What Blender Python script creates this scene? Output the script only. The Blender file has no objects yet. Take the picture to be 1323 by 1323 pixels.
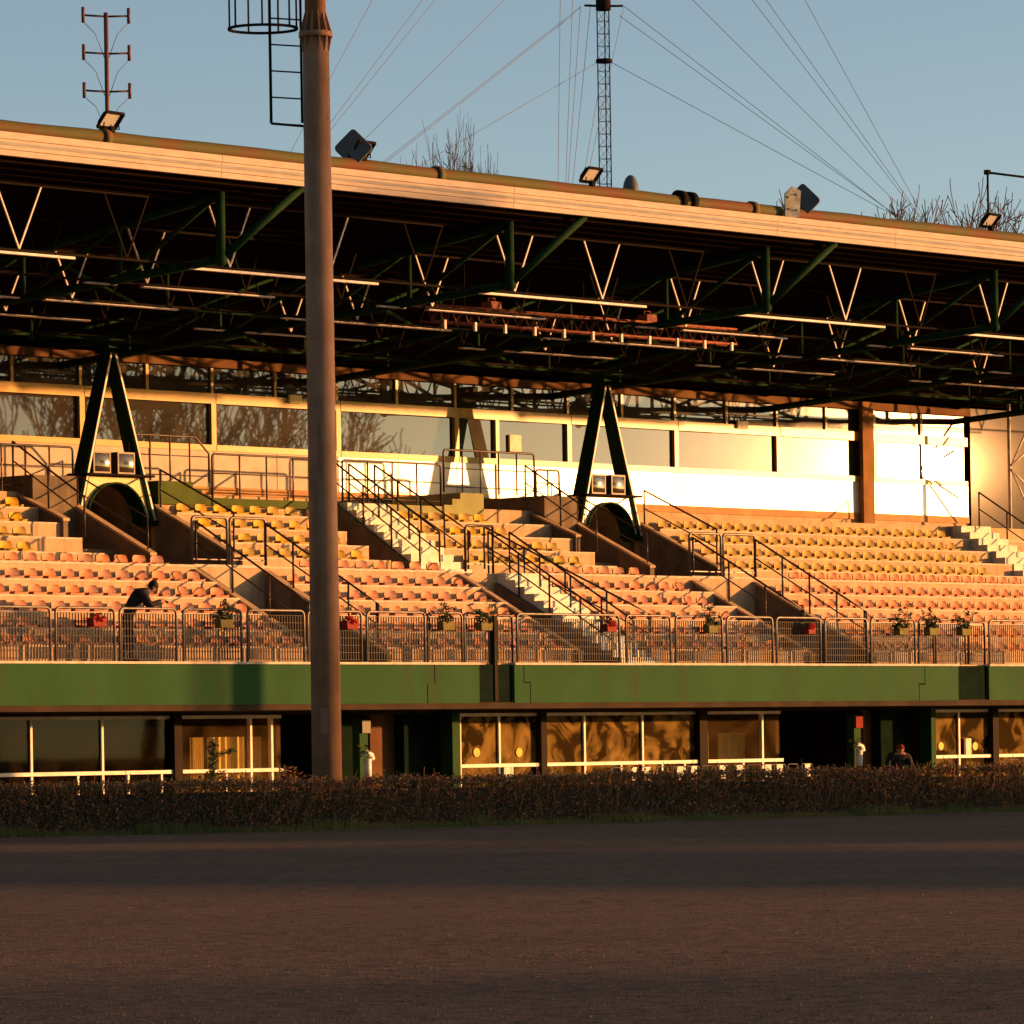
import bpy, bmesh, math, random
from mathutils import Vector, Matrix, noise as mnoise
random.seed(7)
R = math.radians
scene = bpy.context.scene
COL = scene.collection

# ------------------------------------------------------------------ camera
FPX, PW = 6200.0, 1323.0
AL = math.atan(FPX/5800.0); DIST = FPX/61.0; CAMH = 1.5; HY = 965.0; ROLL = 0.0155
CA, SA = math.cos(AL), math.sin(AL)
CAM = Vector((-DIST*SA, -DIST*CA, CAMH))
RIGHT = Vector((CA, -SA, 0)); FWD = Vector((SA, CA, 0)); UP = Vector((0, 0, 1))
cr = RIGHT*math.cos(ROLL) - UP*math.sin(ROLL)
cu = RIGHT*math.sin(ROLL) + UP*math.cos(ROLL)
cam_d = bpy.data.cameras.new('camera'); cam = bpy.data.objects.new('camera', cam_d); COL.objects.link(cam)
m = Matrix((cr, cu, -FWD)).transposed().to_4x4(); m.translation = CAM
cam.matrix_world = m
cam_d.sensor_fit = 'HORIZONTAL'; cam_d.sensor_width = 36.0
cam_d.lens = FPX/PW*36.0
cam_d.shift_x = 0.0; cam_d.shift_y = (HY-PW/2)/PW
cam_d.clip_start = 0.5; cam_d.clip_end = 3000
scene.camera = cam

def ray(x, y):
    a = x-PW/2; b = HY-y; c, s = math.cos(ROLL), math.sin(ROLL)
    u = (a*c+b*s)/FPX; v = (-a*s+b*c)/FPX
    return RIGHT*u + FWD + UP*v
def atY(x, y, Y):
    d = ray(x, y); return CAM + d*((Y-CAM.y)/d.y)
def atZ(x, y, Z=0.0):
    d = ray(x, y); return CAM + d*((Z-CAM.z)/d.z)
def atD(x, y, D): return CAM + ray(x, y)*D

# ------------------------------------------------------------------ light
_g = ray(1190, 605); SUN = Vector((_g.x, -_g.y, _g.z)).normalized()     # direction towards the sun
EXPOSURE = 1.1
SUN_STRENGTH = 5.0
SKY_STRENGTH = 0.108
sun_d = bpy.data.lights.new('sun', 'SUN'); sun_d.energy = SUN_STRENGTH; sun_d.angle = R(0.53)
sun_d.color = (1.0, 0.43, 0.135)
sun = bpy.data.objects.new('sun', sun_d); COL.objects.link(sun)
sun.rotation_euler = SUN.to_track_quat('Z', 'Y').to_euler(); sun.location = SUN*200
world = bpy.data.worlds.new('World'); scene.world = world; world.use_nodes = True
wn = world.node_tree; bg = wn.nodes['Background']
sky = wn.nodes.new('ShaderNodeTexSky'); sky.sky_type = 'NISHITA'; sky.sun_disc = False
sky.sun_elevation = math.asin(SUN.z); sky.sun_rotation = math.atan2(SUN.x, SUN.y)
sky.altitude = 100; sky.air_density = 0.5; sky.dust_density = 0.75; sky.ozone_density = 0.45
wn.links.new(sky.outputs[0], bg.inputs[0]); bg.inputs[1].default_value = SKY_STRENGTH
vs = scene.view_settings
vs.view_transform = 'Standard'; vs.look = 'None'; vs.exposure = EXPOSURE; vs.gamma = 1.0; vs.use_curve_mapping = False

# ------------------------------------------------------------------ materials
def mat(name, c1, c2=None, rough=0.7, scale=3.0, detail=4.0, metallic=0.0, bump=0.0, bscale=30.0, spec=0.12,
        lo=0.35, hi=0.65, stretch=None):
    mt = bpy.data.materials.new(name); mt.use_nodes = True
    nt = mt.node_tree; p = nt.nodes['Principled BSDF']
    p.inputs['Roughness'].default_value = rough; p.inputs['Metallic'].default_value = metallic
    p.inputs['Specular IOR Level'].default_value = spec
    tc = nt.nodes.new('ShaderNodeTexCoord'); vec = tc.outputs['Object']
    if stretch:
        mp = nt.nodes.new('ShaderNodeMapping'); mp.inputs['Scale'].default_value = stretch
        nt.links.new(vec, mp.inputs[0]); vec = mp.outputs[0]
    n = nt.nodes.new('ShaderNodeTexNoise'); n.inputs['Scale'].default_value = scale; n.inputs['Detail'].default_value = detail
    nt.links.new(vec, n.inputs['Vector'])
    rp = nt.nodes.new('ShaderNodeValToRGB'); rp.color_ramp.elements[0].position = lo; rp.color_ramp.elements[1].position = hi
    c2 = c2 or tuple(min(1, c*0.78) for c in c1)
    rp.color_ramp.elements[0].color = (*c1, 1); rp.color_ramp.elements[1].color = (*c2, 1)
    nt.links.new(n.outputs['Fac'], rp.inputs[0]); nt.links.new(rp.outputs[0], p.inputs['Base Color'])
    if bump:
        n2 = nt.nodes.new('ShaderNodeTexNoise'); n2.inputs['Scale'].default_value = bscale; n2.inputs['Detail'].default_value = 3
        nt.links.new(tc.outputs['Object'], n2.inputs['Vector'])
        b = nt.nodes.new('ShaderNodeBump'); b.inputs['Strength'].default_value = bump; b.inputs['Distance'].default_value = 0.02
        nt.links.new(n2.outputs['Fac'], b.inputs['Height']); nt.links.new(b.outputs[0], p.inputs['Normal'])
    return mt

def stained(name, c1, c2, c3, rough=.85, spec=.05, scale=1.6, streak=(5, 5, .55), amount=.55, bump=.25, per_object=False):
    """mottled surface with run marks and dirt"""
    mt = mat(name, c1, c2, rough, scale, 8, bump=bump, spec=spec); nt = mt.node_tree; p = nt.nodes['Principled BSDF']
    src = p.inputs['Base Color'].links[0].from_socket
    tc = nt.nodes.new('ShaderNodeTexCoord'); mp = nt.nodes.new('ShaderNodeMapping'); mp.inputs['Scale'].default_value = streak
    nt.links.new(tc.outputs['Object'], mp.inputs[0])
    n = nt.nodes.new('ShaderNodeTexNoise'); n.inputs['Scale'].default_value = 1.0; n.inputs['Detail'].default_value = 7; n.inputs['Roughness'].default_value = .7
    nt.links.new(mp.outputs[0], n.inputs['Vector'])
    r = nt.nodes.new('ShaderNodeMapRange'); r.inputs[1].default_value = .50; r.inputs[2].default_value = .72; r.inputs[3].default_value = 0; r.inputs[4].default_value = amount
    nt.links.new(n.outputs['Fac'], r.inputs[0])
    mx = nt.nodes.new('ShaderNodeMix'); mx.data_type = 'RGBA'; mx.inputs[7].default_value = (*c3, 1)
    nt.links.new(r.outputs[0], mx.inputs[0]); nt.links.new(src, mx.inputs[6]); out = mx.outputs[2]
    if per_object:
        oi = nt.nodes.new('ShaderNodeObjectInfo'); hs = nt.nodes.new('ShaderNodeHueSaturation')
        a = nt.nodes.new('ShaderNodeMapRange'); a.inputs[3].default_value = .78; a.inputs[4].default_value = 1.12
        b = nt.nodes.new('ShaderNodeMapRange'); b.inputs[3].default_value = .85; b.inputs[4].default_value = 1.05
        nt.links.new(oi.outputs['Random'], a.inputs[0]); nt.links.new(oi.outputs['Random'], b.inputs[0])
        nt.links.new(a.outputs[0], hs.inputs['Value']); nt.links.new(b.outputs[0], hs.inputs['Saturation']); nt.links.new(out, hs.inputs['Color']); out = hs.outputs[0]
    nt.links.new(out, p.inputs['Base Color']); return mt
M = {}
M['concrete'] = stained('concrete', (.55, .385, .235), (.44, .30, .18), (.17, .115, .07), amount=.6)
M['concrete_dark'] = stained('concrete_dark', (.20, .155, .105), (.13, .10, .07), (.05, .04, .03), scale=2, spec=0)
M['edge_paint'] = stained('edge_paint', (.66, .54, .40), (.52, .41, .29), (.30, .22, .15), scale=5)
M['stair_concrete'] = stained('stair_concrete', (.80, .78, .64), (.66, .64, .52), (.34, .32, .26), scale=3)
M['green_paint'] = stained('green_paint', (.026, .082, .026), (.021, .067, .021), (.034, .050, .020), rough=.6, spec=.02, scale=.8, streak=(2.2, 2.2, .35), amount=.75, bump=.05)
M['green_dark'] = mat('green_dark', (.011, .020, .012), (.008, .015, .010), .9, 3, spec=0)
M['steel_green'] = mat('steel_green', (.012, .036, .012), (.008, .024, .009), .6, 4, spec=.02)
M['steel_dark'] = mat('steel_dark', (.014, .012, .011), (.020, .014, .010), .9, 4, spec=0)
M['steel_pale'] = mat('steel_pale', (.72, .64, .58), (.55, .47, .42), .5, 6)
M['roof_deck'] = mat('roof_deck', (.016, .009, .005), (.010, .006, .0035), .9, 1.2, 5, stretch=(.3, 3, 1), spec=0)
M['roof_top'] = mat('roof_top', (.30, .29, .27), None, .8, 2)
M['fascia'] = mat('fascia', (.50, .41, .32), (.43, .34, .26), .7, 2.5, 5, stretch=(1, 1, 6), spec=.03)
M['pipe'] = mat('pipe', (.080, .075, .020), (.13, .045, .018), .7, 1.3, 6, lo=.45, hi=.68, stretch=(.6, 2, 2))
M['frame_ochre'] = mat('frame_ochre', (.50, .31, .050), (.42, .25, .040), .26, 3, spec=.10)
M['frame_brown'] = mat('frame_brown', (.26, .13, .045), (.20, .10, .035), .6, 3, spec=.02)
M['panel_pink'] = stained('panel_pink', (.52, .41, .33), (.45, .35, .28), (.28, .20, .15), rough=.5, spec=.1, scale=2, streak=(1.5, 1.5, .6), amount=.5, bump=.03)
M['panel_white'] = stained('panel_white', (.80, .74, .62), (.72, .65, .52), (.42, .34, .24), rough=.28, spec=.5, scale=2, streak=(1.5, 1.5, .6), amount=.45, bump=.03)
M['strip_orange'] = mat('strip_orange', (.42, .22, .07), (.34, .16, .05), .6, 3)
M['rail_dark'] = mat('rail_dark', (.045, .040, .045), (.07, .05, .045), .35, 6, metallic=.3)
M['rail_galv'] = mat('rail_galv', (.20, .18, .15), (.13, .11, .09), .42, 8, metallic=.3)
M['rail_mesh'] = mat('rail_mesh', (.055, .045, .038), (.04, .032, .026), .6, 8)
M['seat_yellow'] = stained('seat_yellow', (.54, .335, .030), (.46, .28, .026), (.30, .19, .04), rough=.55, spec=.15, scale=2, streak=(2, 2, 2), amount=.35, bump=0, per_object=True)
M['seat_pink'] = stained('seat_pink', (.54, .235, .120), (.47, .195, .10), (.32, .145, .08), rough=.55, spec=.15, scale=2, streak=(2, 2, 2), amount=.35, bump=0, per_object=True)
M['cloth_black'] = mat('cloth_black', (.022, .020, .022), (.035, .030, .030), .9, 12, bump=.3)
M['cloth_navy'] = mat('cloth_navy', (.020, .022, .035), (.014, .015, .022), .9, 12, bump=.3)
M['skin'] = mat('skin', (.42, .22, .14), None, .6, 10)
M['hair'] = mat('hair', (.02, .014, .010), None, .7, 20)
M['cap_red'] = mat('cap_red', (.24, .03, .02), None, .8, 12)
M['pole_metal'] = stained('pole_metal', (.30, .160, .085), (.22, .115, .06), (.12, .05, .028), rough=.6, spec=.2, scale=1.8, streak=(3.5, 3.5, .28), amount=.8, bump=.1)
M['rust'] = mat('rust', (.26, .085, .05), (.14, .05, .035), .75, 9, 5)
M['black_plastic'] = mat('black_plastic', (.02, .02, .02), None, .4, 4)
M['screen'] = mat('screen', (.030, .022, .016), None, .055, 2, spec=.35)
M['tv_frame'] = mat('tv_frame', (.20, .16, .13), None, .4, 4)
M['lamp_glass'] = mat('lamp_glass', (.50, .49, .46), None, .15, 4, spec=.8)
M['landing_olive'] = stained('landing_olive', (.085, .115, .028), (.07, .095, .023), (.05, .05, .02), streak=(2, 2, .5), amount=.5, bump=.05)
M['landing_pale'] = stained('landing_pale', (.33, .33, .15), (.27, .27, .12), (.15, .13, .07), streak=(2, 2, .5), amount=.5, bump=.05)
M['planter_yellow'] = mat('planter_yellow', (.17, .14, .030), (.13, .11, .024), .7, 6)
M['planter_red'] = mat('planter_red', (.26, .03, .02), None, .7, 6)
M['leaf_green'] = mat('leaf_green', (.055, .075, .022), (.09, .10, .03), .6, 8)
M['flower_red'] = mat('flower_red', (.70, .035, .025), (.55, .03, .02), .6, 20)
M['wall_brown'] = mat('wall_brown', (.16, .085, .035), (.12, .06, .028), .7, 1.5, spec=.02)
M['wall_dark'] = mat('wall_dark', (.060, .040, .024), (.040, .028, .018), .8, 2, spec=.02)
M['mullion_white'] = mat('mullion_white', (.78, .72, .60), (.66, .58, .45), .4, 4)
M['column_dark'] = mat('column_dark', (.030, .022, .015), None, .6, 3, spec=.02)
M['curtain'] = mat('curtain', (.72, .60, .28), (.60, .48, .20), .8, 1.5, stretch=(6, 6, .4))
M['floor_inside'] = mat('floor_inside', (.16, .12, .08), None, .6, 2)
M['white_paint'] = mat('white_paint', (.80, .78, .72), None, .45, 6)
M['sticker'] = mat('sticker', (.75, .50, .06), None, .5, 4)
M['paper'] = mat('paper', (.80, .76, .60), None, .7, 6)
M['bark'] = mat('bark', (.070, .050, .038), (.11, .08, .06), .9, 4)
M['bark_dark'] = mat('bark_dark', (.035, .028, .022), (.055, .042, .032), .9, 4)
M['wire'] = mat('wire', (.17, .18, .20), None, .5, 4)
M['antenna'] = mat('antenna', (.16, .06, .045), (.10, .05, .04), .5, 6)
M['pavement'] = mat('pavement', (.17, .14, .11), (.13, .11, .09), .9, 2, bump=.2)
M['shadow_caster'] = mat('shadow_caster', (.20, .19, .17), None, .8, 2)

def track_material():
    mt = bpy.data.materials.new('track_sand'); mt.use_nodes = True; nt = mt.node_tree; p = nt.nodes['Principled BSDF']
    p.inputs['Roughness'].default_value = .95; p.inputs['Specular IOR Level'].default_value = .15
    tc = nt.nodes.new('ShaderNodeTexCoord')
    def nz(sc, det, st=None):
        v = tc.outputs['Object']
        if st:
            mp = nt.nodes.new('ShaderNodeMapping'); mp.inputs['Scale'].default_value = st; nt.links.new(v, mp.inputs[0]); v = mp.outputs[0]
        n = nt.nodes.new('ShaderNodeTexNoise'); n.inputs['Scale'].default_value = sc; n.inputs['Detail'].default_value = det
        n.inputs['Roughness'].default_value = .65
        nt.links.new(v, n.inputs['Vector']); return n
    a = nz(.35, 6); b = nz(5, 7); c = nz(30, 3)
    rp = nt.nodes.new('ShaderNodeValToRGB'); e = rp.color_ramp.elements
    e[0].position = .36; e[0].color = (.074, .044, .028, 1); e[1].position = .62; e[1].color = (.195, .112, .066, 1)
    mx = nt.nodes.new('ShaderNodeMix'); mx.data_type = 'FLOAT'; mx.inputs[0].default_value = .7
    nt.links.new(a.outputs['Fac'], mx.inputs[2]); nt.links.new(b.outputs['Fac'], mx.inputs[3])
    nt.links.new(mx.outputs[0], rp.inputs[0]); nt.links.new(rp.outputs[0], p.inputs['Base Color'])
    ad = nt.nodes.new('ShaderNodeMath'); ad.operation = 'MULTIPLY_ADD'; ad.inputs[1].default_value = .35
    nt.links.new(c.outputs['Fac'], ad.inputs[0]); nt.links.new(b.outputs['Fac'], ad.inputs[2])
    bp = nt.nodes.new('ShaderNodeBump'); bp.inputs['Strength'].default_value = .9; bp.inputs['Distance'].default_value = .09
    nt.links.new(ad.outputs[0], bp.inputs['Height']); nt.links.new(bp.outputs[0], p.inputs['Normal'])
    return mt
M['track'] = track_material()

def glass_material(name, tint, refl, rough, dust, dustcol, clear, wide=.0, wr=.14, dscale=.7, ramp=(.35, .75)):
    """old window glass: sharp reflection, a film of dust that catches the sun, part see-through"""
    mt = bpy.data.materials.new(name); mt.use_nodes = True; nt = mt.node_tree
    for n in list(nt.nodes): nt.nodes.remove(n)
    out = nt.nodes.new('ShaderNodeOutputMaterial')
    tc = nt.nodes.new('ShaderNodeTexCoord')
    tr = nt.nodes.new('ShaderNodeBsdfTransparent'); tr.inputs[0].default_value = (*clear, 1)
    dk = nt.nodes.new('ShaderNodeBsdfDiffuse'); dk.inputs[0].default_value = (*tint, 1)
    base = tr if sum(clear) > 0 else dk
    g = nt.nodes.new('ShaderNodeBsdfGlossy'); g.inputs['Roughness'].default_value = rough
    g.inputs['Color'].default_value = (.66, .82, 1.0, 1)
    # very slight waviness of the panes
    nw = nt.nodes.new('ShaderNodeTexNoise'); nw.inputs['Scale'].default_value = 1.3; nw.inputs['Detail'].default_value = 1
    nt.links.new(tc.outputs['Object'], nw.inputs['Vector'])
    bp = nt.nodes.new('ShaderNodeBump'); bp.inputs['Strength'].default_value = .008; bp.inputs['Distance'].default_value = .02
    nt.links.new(nw.outputs['Fac'], bp.inputs['Height']); nt.links.new(bp.outputs[0], g.inputs['Normal'])
    mr = nt.nodes.new('ShaderNodeMixShader'); mr.inputs[0].default_value = refl
    nt.links.new(base.outputs[0], mr.inputs[1]); nt.links.new(g.outputs[0], mr.inputs[2])
    last = mr
    if wide:
        g2 = nt.nodes.new('ShaderNodeBsdfGlossy'); g2.inputs['Roughness'].default_value = wr
        mw = nt.nodes.new('ShaderNodeMixShader'); mw.inputs[0].default_value = wide
        nt.links.new(last.outputs[0], mw.inputs[1]); nt.links.new(g2.outputs[0], mw.inputs[2]); last = mw
    if dust:
        d = nt.nodes.new('ShaderNodeBsdfDiffuse'); d.inputs[0].default_value = (*dustcol, 1)
        n1 = nt.nodes.new('ShaderNodeTexNoise'); n1.inputs['Scale'].default_value = dscale; n1.inputs['Detail'].default_value = 5
        n1.inputs['Distortion'].default_value = 1.8
        nt.links.new(tc.outputs['Object'], n1.inputs['Vector'])
        rp = nt.nodes.new('ShaderNodeMapRange'); rp.inputs[1].default_value = ramp[0]; rp.inputs[2].default_value = ramp[1]
        rp.inputs[3].default_value = dust*.12; rp.inputs[4].default_value = dust
        nt.links.new(n1.outputs['Fac'], rp.inputs[0])
        md = nt.nodes.new('ShaderNodeMixShader'); nt.links.new(rp.outputs[0], md.inputs[0])
        nt.links.new(last.outputs[0], md.inputs[1]); nt.links.new(d.outputs[0], md.inputs[2]); last = md
    nt.links.new(last.outputs[0], out.inputs[0])
    return mt
M['glass_upper'] = glass_material('glass_upper', (.020, .017, .012), .048, .010, .12, (.30, .24, .15), (0, 0, 0), wide=.0022, wr=.10)
M['glass_end'] = glass_material('glass_end', (.028, .015, .007), .003, .02, .10, (.10, .055, .02), (0, 0, 0), wide=.0003, wr=.07, dscale=2.5, ramp=(.5, .7))
M['glass_lower'] = glass_material('glass_lower', (.02, .015, .01), 0.0, .02, .62, (.35, .225, .065), (.20, .18, .14), dscale=1.3, ramp=(.44, .66))
M['glass_clear'] = glass_material('glass_clear', (.02, .015, .01), 0.0, .02, .16, (.24, .16, .06), (.95, .92, .84), dscale=.6, ramp=(.35, .85))
M['glass_shade'] = glass_material('glass_shade', (.02, .015, .01), .004, .02, .20, (.060, .038, .017), (.10, .09, .07), dscale=.9, ramp=(.40, .75))

# ------------------------------------------------------------------ mesh builder
class MB:
    def __init__(self): self.v = []; self.f = []; self.s = []
    def quad(self, a, b, c, d):
        i = len(self.v); self.v += [tuple(a), tuple(b), tuple(c), tuple(d)]; self.f.append((i, i+1, i+2, i+3)); self.s.append(False); return self
    def tri(self, a, b, c):
        i = len(self.v); self.v += [tuple(a), tuple(b), tuple(c)]; self.f.append((i, i+1, i+2)); self.s.append(False); return self
    def box(self, x0, x1, y0, y1, z0, z1):
        i = len(self.v)
        self.v += [(x0, y0, z0), (x1, y0, z0), (x1, y1, z0), (x0, y1, z0), (x0, y0, z1), (x1, y0, z1), (x1, y1, z1), (x0, y1, z1)]
        for q in ((0, 3, 2, 1), (4, 5, 6, 7), (0, 1, 5, 4), (1, 2, 6, 5), (2, 3, 7, 6), (3, 0, 4, 7)):
            self.f.append(tuple(i+k for k in q)); self.s.append(False)
        return self
    def beam(self, p, q, w, h, up=Vector((0, 0, 1))):
        """square bar from p to q, w wide, h high"""
        p, q = Vector(p), Vector(q); d = (q-p).normalized(); up = Vector(up)
        if abs(d.dot(up)) > .98: up = Vector((0, 1, 0))
        s = d.cross(up).normalized(); u = s.cross(d).normalized(); i = len(self.v)
        for c in (p, q):
            for a, b in ((-1, -1), (1, -1), (1, 1), (-1, 1)): self.v.append(tuple(c+s*(a*w/2)+u*(b*h/2)))
        for qd in ((0, 1, 2, 3), (7, 6, 5, 4), (0, 4, 5, 1), (1, 5, 6, 2), (2, 6, 7, 3), (3, 7, 4, 0)):
            self.f.append(tuple(i+k for k in qd)); self.s.append(False)
        return self
    def tube(self, pts, r, n=8, cap=True):
        pts = [Vector(p) for p in pts]; rs = r if isinstance(r, (list, tuple)) else [r]*len(pts)
        i0 = len(self.v); ref = None
        for k, p in enumerate(pts):
            if k == 0: d = pts[1]-pts[0]
            elif k == len(pts)-1: d = pts[-1]-pts[-2]
            else: d = (pts[k+1]-p).normalized()+(p-pts[k-1]).normalized()
            d.normalize()
            if ref is None: ref = Vector((0, 0, 1)) if abs(d.z) < .9 else Vector((1, 0, 0))
            s = d.cross(ref)
            if s.length < 1e-4: s = d.cross(Vector((0, 1, 0)))
            s.normalize(); u = s.cross(d).normalized(); ref = u
            for j in range(n):
                a = 2*math.pi*j/n; self.v.append(tuple(p+(s*math.cos(a)+u*math.sin(a))*rs[k]))
        for k in range(len(pts)-1):
            for j in range(n):
                a = i0+k*n+j; b = i0+k*n+(j+1) % n
                self.f.append((a, b, b+n, a+n)); self.s.append(True)
        if cap:
            self.f.append(tuple(i0+j for j in range(n))[::-1]); self.s.append(False)
            e = i0+(len(pts)-1)*n; self.f.append(tuple(e+j for j in range(n))); self.s.append(False)
        return self
    def prism(self, poly, axis, a0, a1):
        """polygon (2D) extruded along axis: 'x' -> (y,z), 'y' -> (x,z), 'z' -> (x,y)"""
        def pt(p, a): return {'x': (a, p[0], p[1]), 'y': (p[0], a, p[1]), 'z': (p[0], p[1], a)}[axis]
        n = len(poly); i = len(self.v)
        self.v += [pt(p, a0) for p in poly]+[pt(p, a1) for p in poly]
        area = sum(poly[k][0]*poly[(k+1) % n][1]-poly[(k+1) % n][0]*poly[k][1] for k in range(n))
        flip = (area < 0) != (axis == 'y')
        f0 = list(range(i, i+n)); f1 = list(range(i+n, i+2*n))
        if not flip: f0 = f0[::-1]
        else: f1 = f1[::-1]
        self.f += [tuple(f0), tuple(f1)]; self.s += [False, False]
        for k in range(n):
            a, b = i+k, i+(k+1) % n
            q = (a, b, b+n, a+n); self.f.append(q[::-1] if flip else q); self.s.append(False)
        return self
    def ball(self, c, r, seg=10, rings=6, sq=(1, 1, 1)):
        i = len(self.v); c = Vector(c)
        for a in range(rings+1):
            t = math.pi*a/rings
            for b in range(seg):
                p = 2*math.pi*b/seg
                self.v.append((c.x+r*sq[0]*math.sin(t)*math.cos(p), c.y+r*sq[1]*math.sin(t)*math.sin(p), c.z+r*sq[2]*math.cos(t)))
        for a in range(rings):
            for b in range(seg):
                b2 = (b+1) % seg
                self.f.append((i+a*seg+b, i+(a+1)*seg+b, i+(a+1)*seg+b2, i+a*seg+b2)); self.s.append(True)
        return self
    def build(self, name, material, parent=None, local=False, bevel=0):
        off = Vector((0, 0, 0)) if (parent is None or local) else world_of(parent)
        me = bpy.data.meshes.new(name)
        me.from_pydata([(v[0]-off.x, v[1]-off.y, v[2]-off.z) for v in self.v], [], self.f); me.update()
        me.polygons.foreach_set('use_smooth', self.s)
        me.materials.append(M[material] if isinstance(material, str) else material)
        o = bpy.data.objects.new(name, me); COL.objects.link(o)
        if parent is not None: o.parent = parent
        if bevel:
            b = o.modifiers.new('bevel', 'BEVEL'); b.width = bevel; b.segments = 2; b.limit_method = 'ANGLE'
        return o
def world_of(o):
    v = Vector(o.location)
    while o.parent: o = o.parent; v += o.location
    return v
def tag(o, label=None, cat=None, group=None, kind=None):
    if label: o['label'] = label
    if cat: o['category'] = cat
    if group: o['group'] = group
    if kind: o['kind'] = kind
    return o
def thing(name, label, cat, loc=(0, 0, 0), group=None, rz=0.0):
    o = bpy.data.objects.new(name, None); COL.objects.link(o); o.location = loc; o.rotation_euler = (0, 0, rz)
    o.empty_display_size = .2
    return tag(o, label, cat, group)
def copy_tree(o, parent=None):
    c = o.copy(); COL.objects.link(c)
    if parent is not None: c.parent = parent
    for ch in list(o.children): copy_tree(ch, c)
    return c
def rounded(a, b, c, r, n=5):
    """points of a rounded corner at b between a and c"""
    a, b, c = Vector(a), Vector(b), Vector(c)
    p = b+(a-b).normalized()*r; q = b+(c-b).normalized()*r
    return [p*(1-t)**2+b*(2*t*(1-t))+q*t*t for t in [k/n for k in range(n+1)]]
ONES = 'zero first second third fourth fifth sixth seventh eighth ninth tenth eleventh twelfth thirteenth fourteenth fifteenth sixteenth seventeenth eighteenth nineteenth'.split()
TENS = {20: 'twent', 30: 'thirt', 40: 'fort', 50: 'fift', 60: 'sixt', 70: 'sevent', 80: 'eight'}
def ordinal(n):
    if n < 20: return ONES[n]
    t = TENS[n//10*10]
    return t+'ieth' if n % 10 == 0 else t+'y-'+ONES[n % 10]

# ------------------------------------------------------------------ numbers of the stand
ZB0, ZB1 = 2.43, 3.27                 # green balcony front, bottom and top
RUN, RISE = .70, .357
ZA = ZB1 + 6*RISE                     # cross aisle
YA0, YA1 = 4.60, 6.90                 # cross aisle, front and back
YL, ZL, ZL2 = 9.70, 7.22, 7.58        # upper landing
YW = 12.0                             # glazed back wall
MOD = 8.19
NODE0 = -1.93                         # roof girders at NODE0 + k*MOD
XA = (-2.55, 13.82)                   # the two A-frames
XMIN, XMAX = -24.0, 38.0
XE = 31.42                             # right end of the glazing
def row_y(k): return 1.1+RUN*(k-1) if k <= 6 else YA1+RUN*(k-7)
def row_z(k): return ZB1+RISE*k if k <= 6 else ZA+RISE*(k-6)
OPEN = ((-4.83, -2.62), (11.18, 13.62))          # openings in the lower tier
LSTAIR = (4.40, 5.75)                            # lower stair
USTAIR = (4.45, 5.95)                            # upper stair
VOM = ((-3.85, -1.35), (12.45, 14.95))           # gangways under the A-frames
SIDE = ((-5.15, -4.05), (11.25, 12.25))          # side flights beside the gangways
LGAP = 3.35                                      # the void left of the lower stair starts here
UGAP = 3.45                                      # and left of the upper stair
ESTAIR = (27.6, 29.0)                            # end stair

# ------------------------------------------------------------------ ground
GZ = .20                              # the track and the hedge bank lie a step above the forecourt
g = MB(); g.quad((-900, -900, 0), (900, -900, 0), (900, 900, 0), (-900, 900, 0))
tag(g.build('ground', 'pavement'), kind='structure')
# loose clods on the raked surface, thickest where the track is nearest
cr_ = random.Random(77); cb = MB()
for _ in range(30000):
    yy_ = 1060+263*cr_.random()**.75; q = atZ(cr_.uniform(-40, 1363), yy_, GZ+.004)
    r_ = cr_.uniform(.004, .013)*(1.6 if cr_.random() < .03 else 1); h_ = r_*cr_.uniform(.25, .65); a0 = cr_.uniform(0, 6.28); k = cr_.choice((4, 5))
    i = len(cb.v); cb.v += [(q.x+r_*cr_.uniform(.7, 1.5)*math.cos(a0+6.283*j/k), q.y+r_*cr_.uniform(.7, 1.5)*math.sin(a0+6.283*j/k), q.z-.003) for j in range(k)]+[(q.x+r_*cr_.uniform(-.3, .3), q.y+r_*cr_.uniform(-.3, .3), q.z+h_)]
    for j in range(k): cb.f.append((i+j, i+(j+1) % k, i+k)); cb.s.append(False)
tag(cb.build('sand_clods', 'track'), 'small clods scattered over the raked sand', 'clods', kind='stuff')
# hedge line on the ground (front foot of the hedge)
_h = [atZ(x, y, GZ) for x, y in ((-260, 1088), (0, 1082), (330, 1075), (661, 1066), (990, 1057), (1323, 1048), (1600, 1040))]
HEDGE = [_h[0]+(_h[0]-_h[1])]+_h+[_h[-1]+(_h[-1]-_h[-2])]
tr = MB()
front = [p+Vector((-.32, -.62, 0)) for p in HEDGE]
pts = [(p.x+.5, p.y+1.0, GZ+.004) for p in front]
n_ = len(pts)
i0 = 0
tr.v += pts + [(160, -60, GZ+.004), (160, -260, GZ+.004), (-360, -260, GZ+.004), (-360, 120, GZ+.004)]
nt_ = len(tr.v); tr.f.append(tuple(range(nt_))[::-1]); tr.s.append(False)
tr.v += [(x, y, -.02) for x, y, z in tr.v[:nt_]]
for k in range(nt_): tr.f.append((k, (k+1) % nt_, nt_+(k+1) % nt_, nt_+k)); tr.s.append(False)
tag(tr.build('race_track', 'track'), kind='structure')

# ------------------------------------------------------------------ grandstand
GS = thing('grandstand', 'long two-tier racecourse grandstand with a green balcony front and a cantilever roof', 'grandstand', (0, 0, 0))

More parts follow.
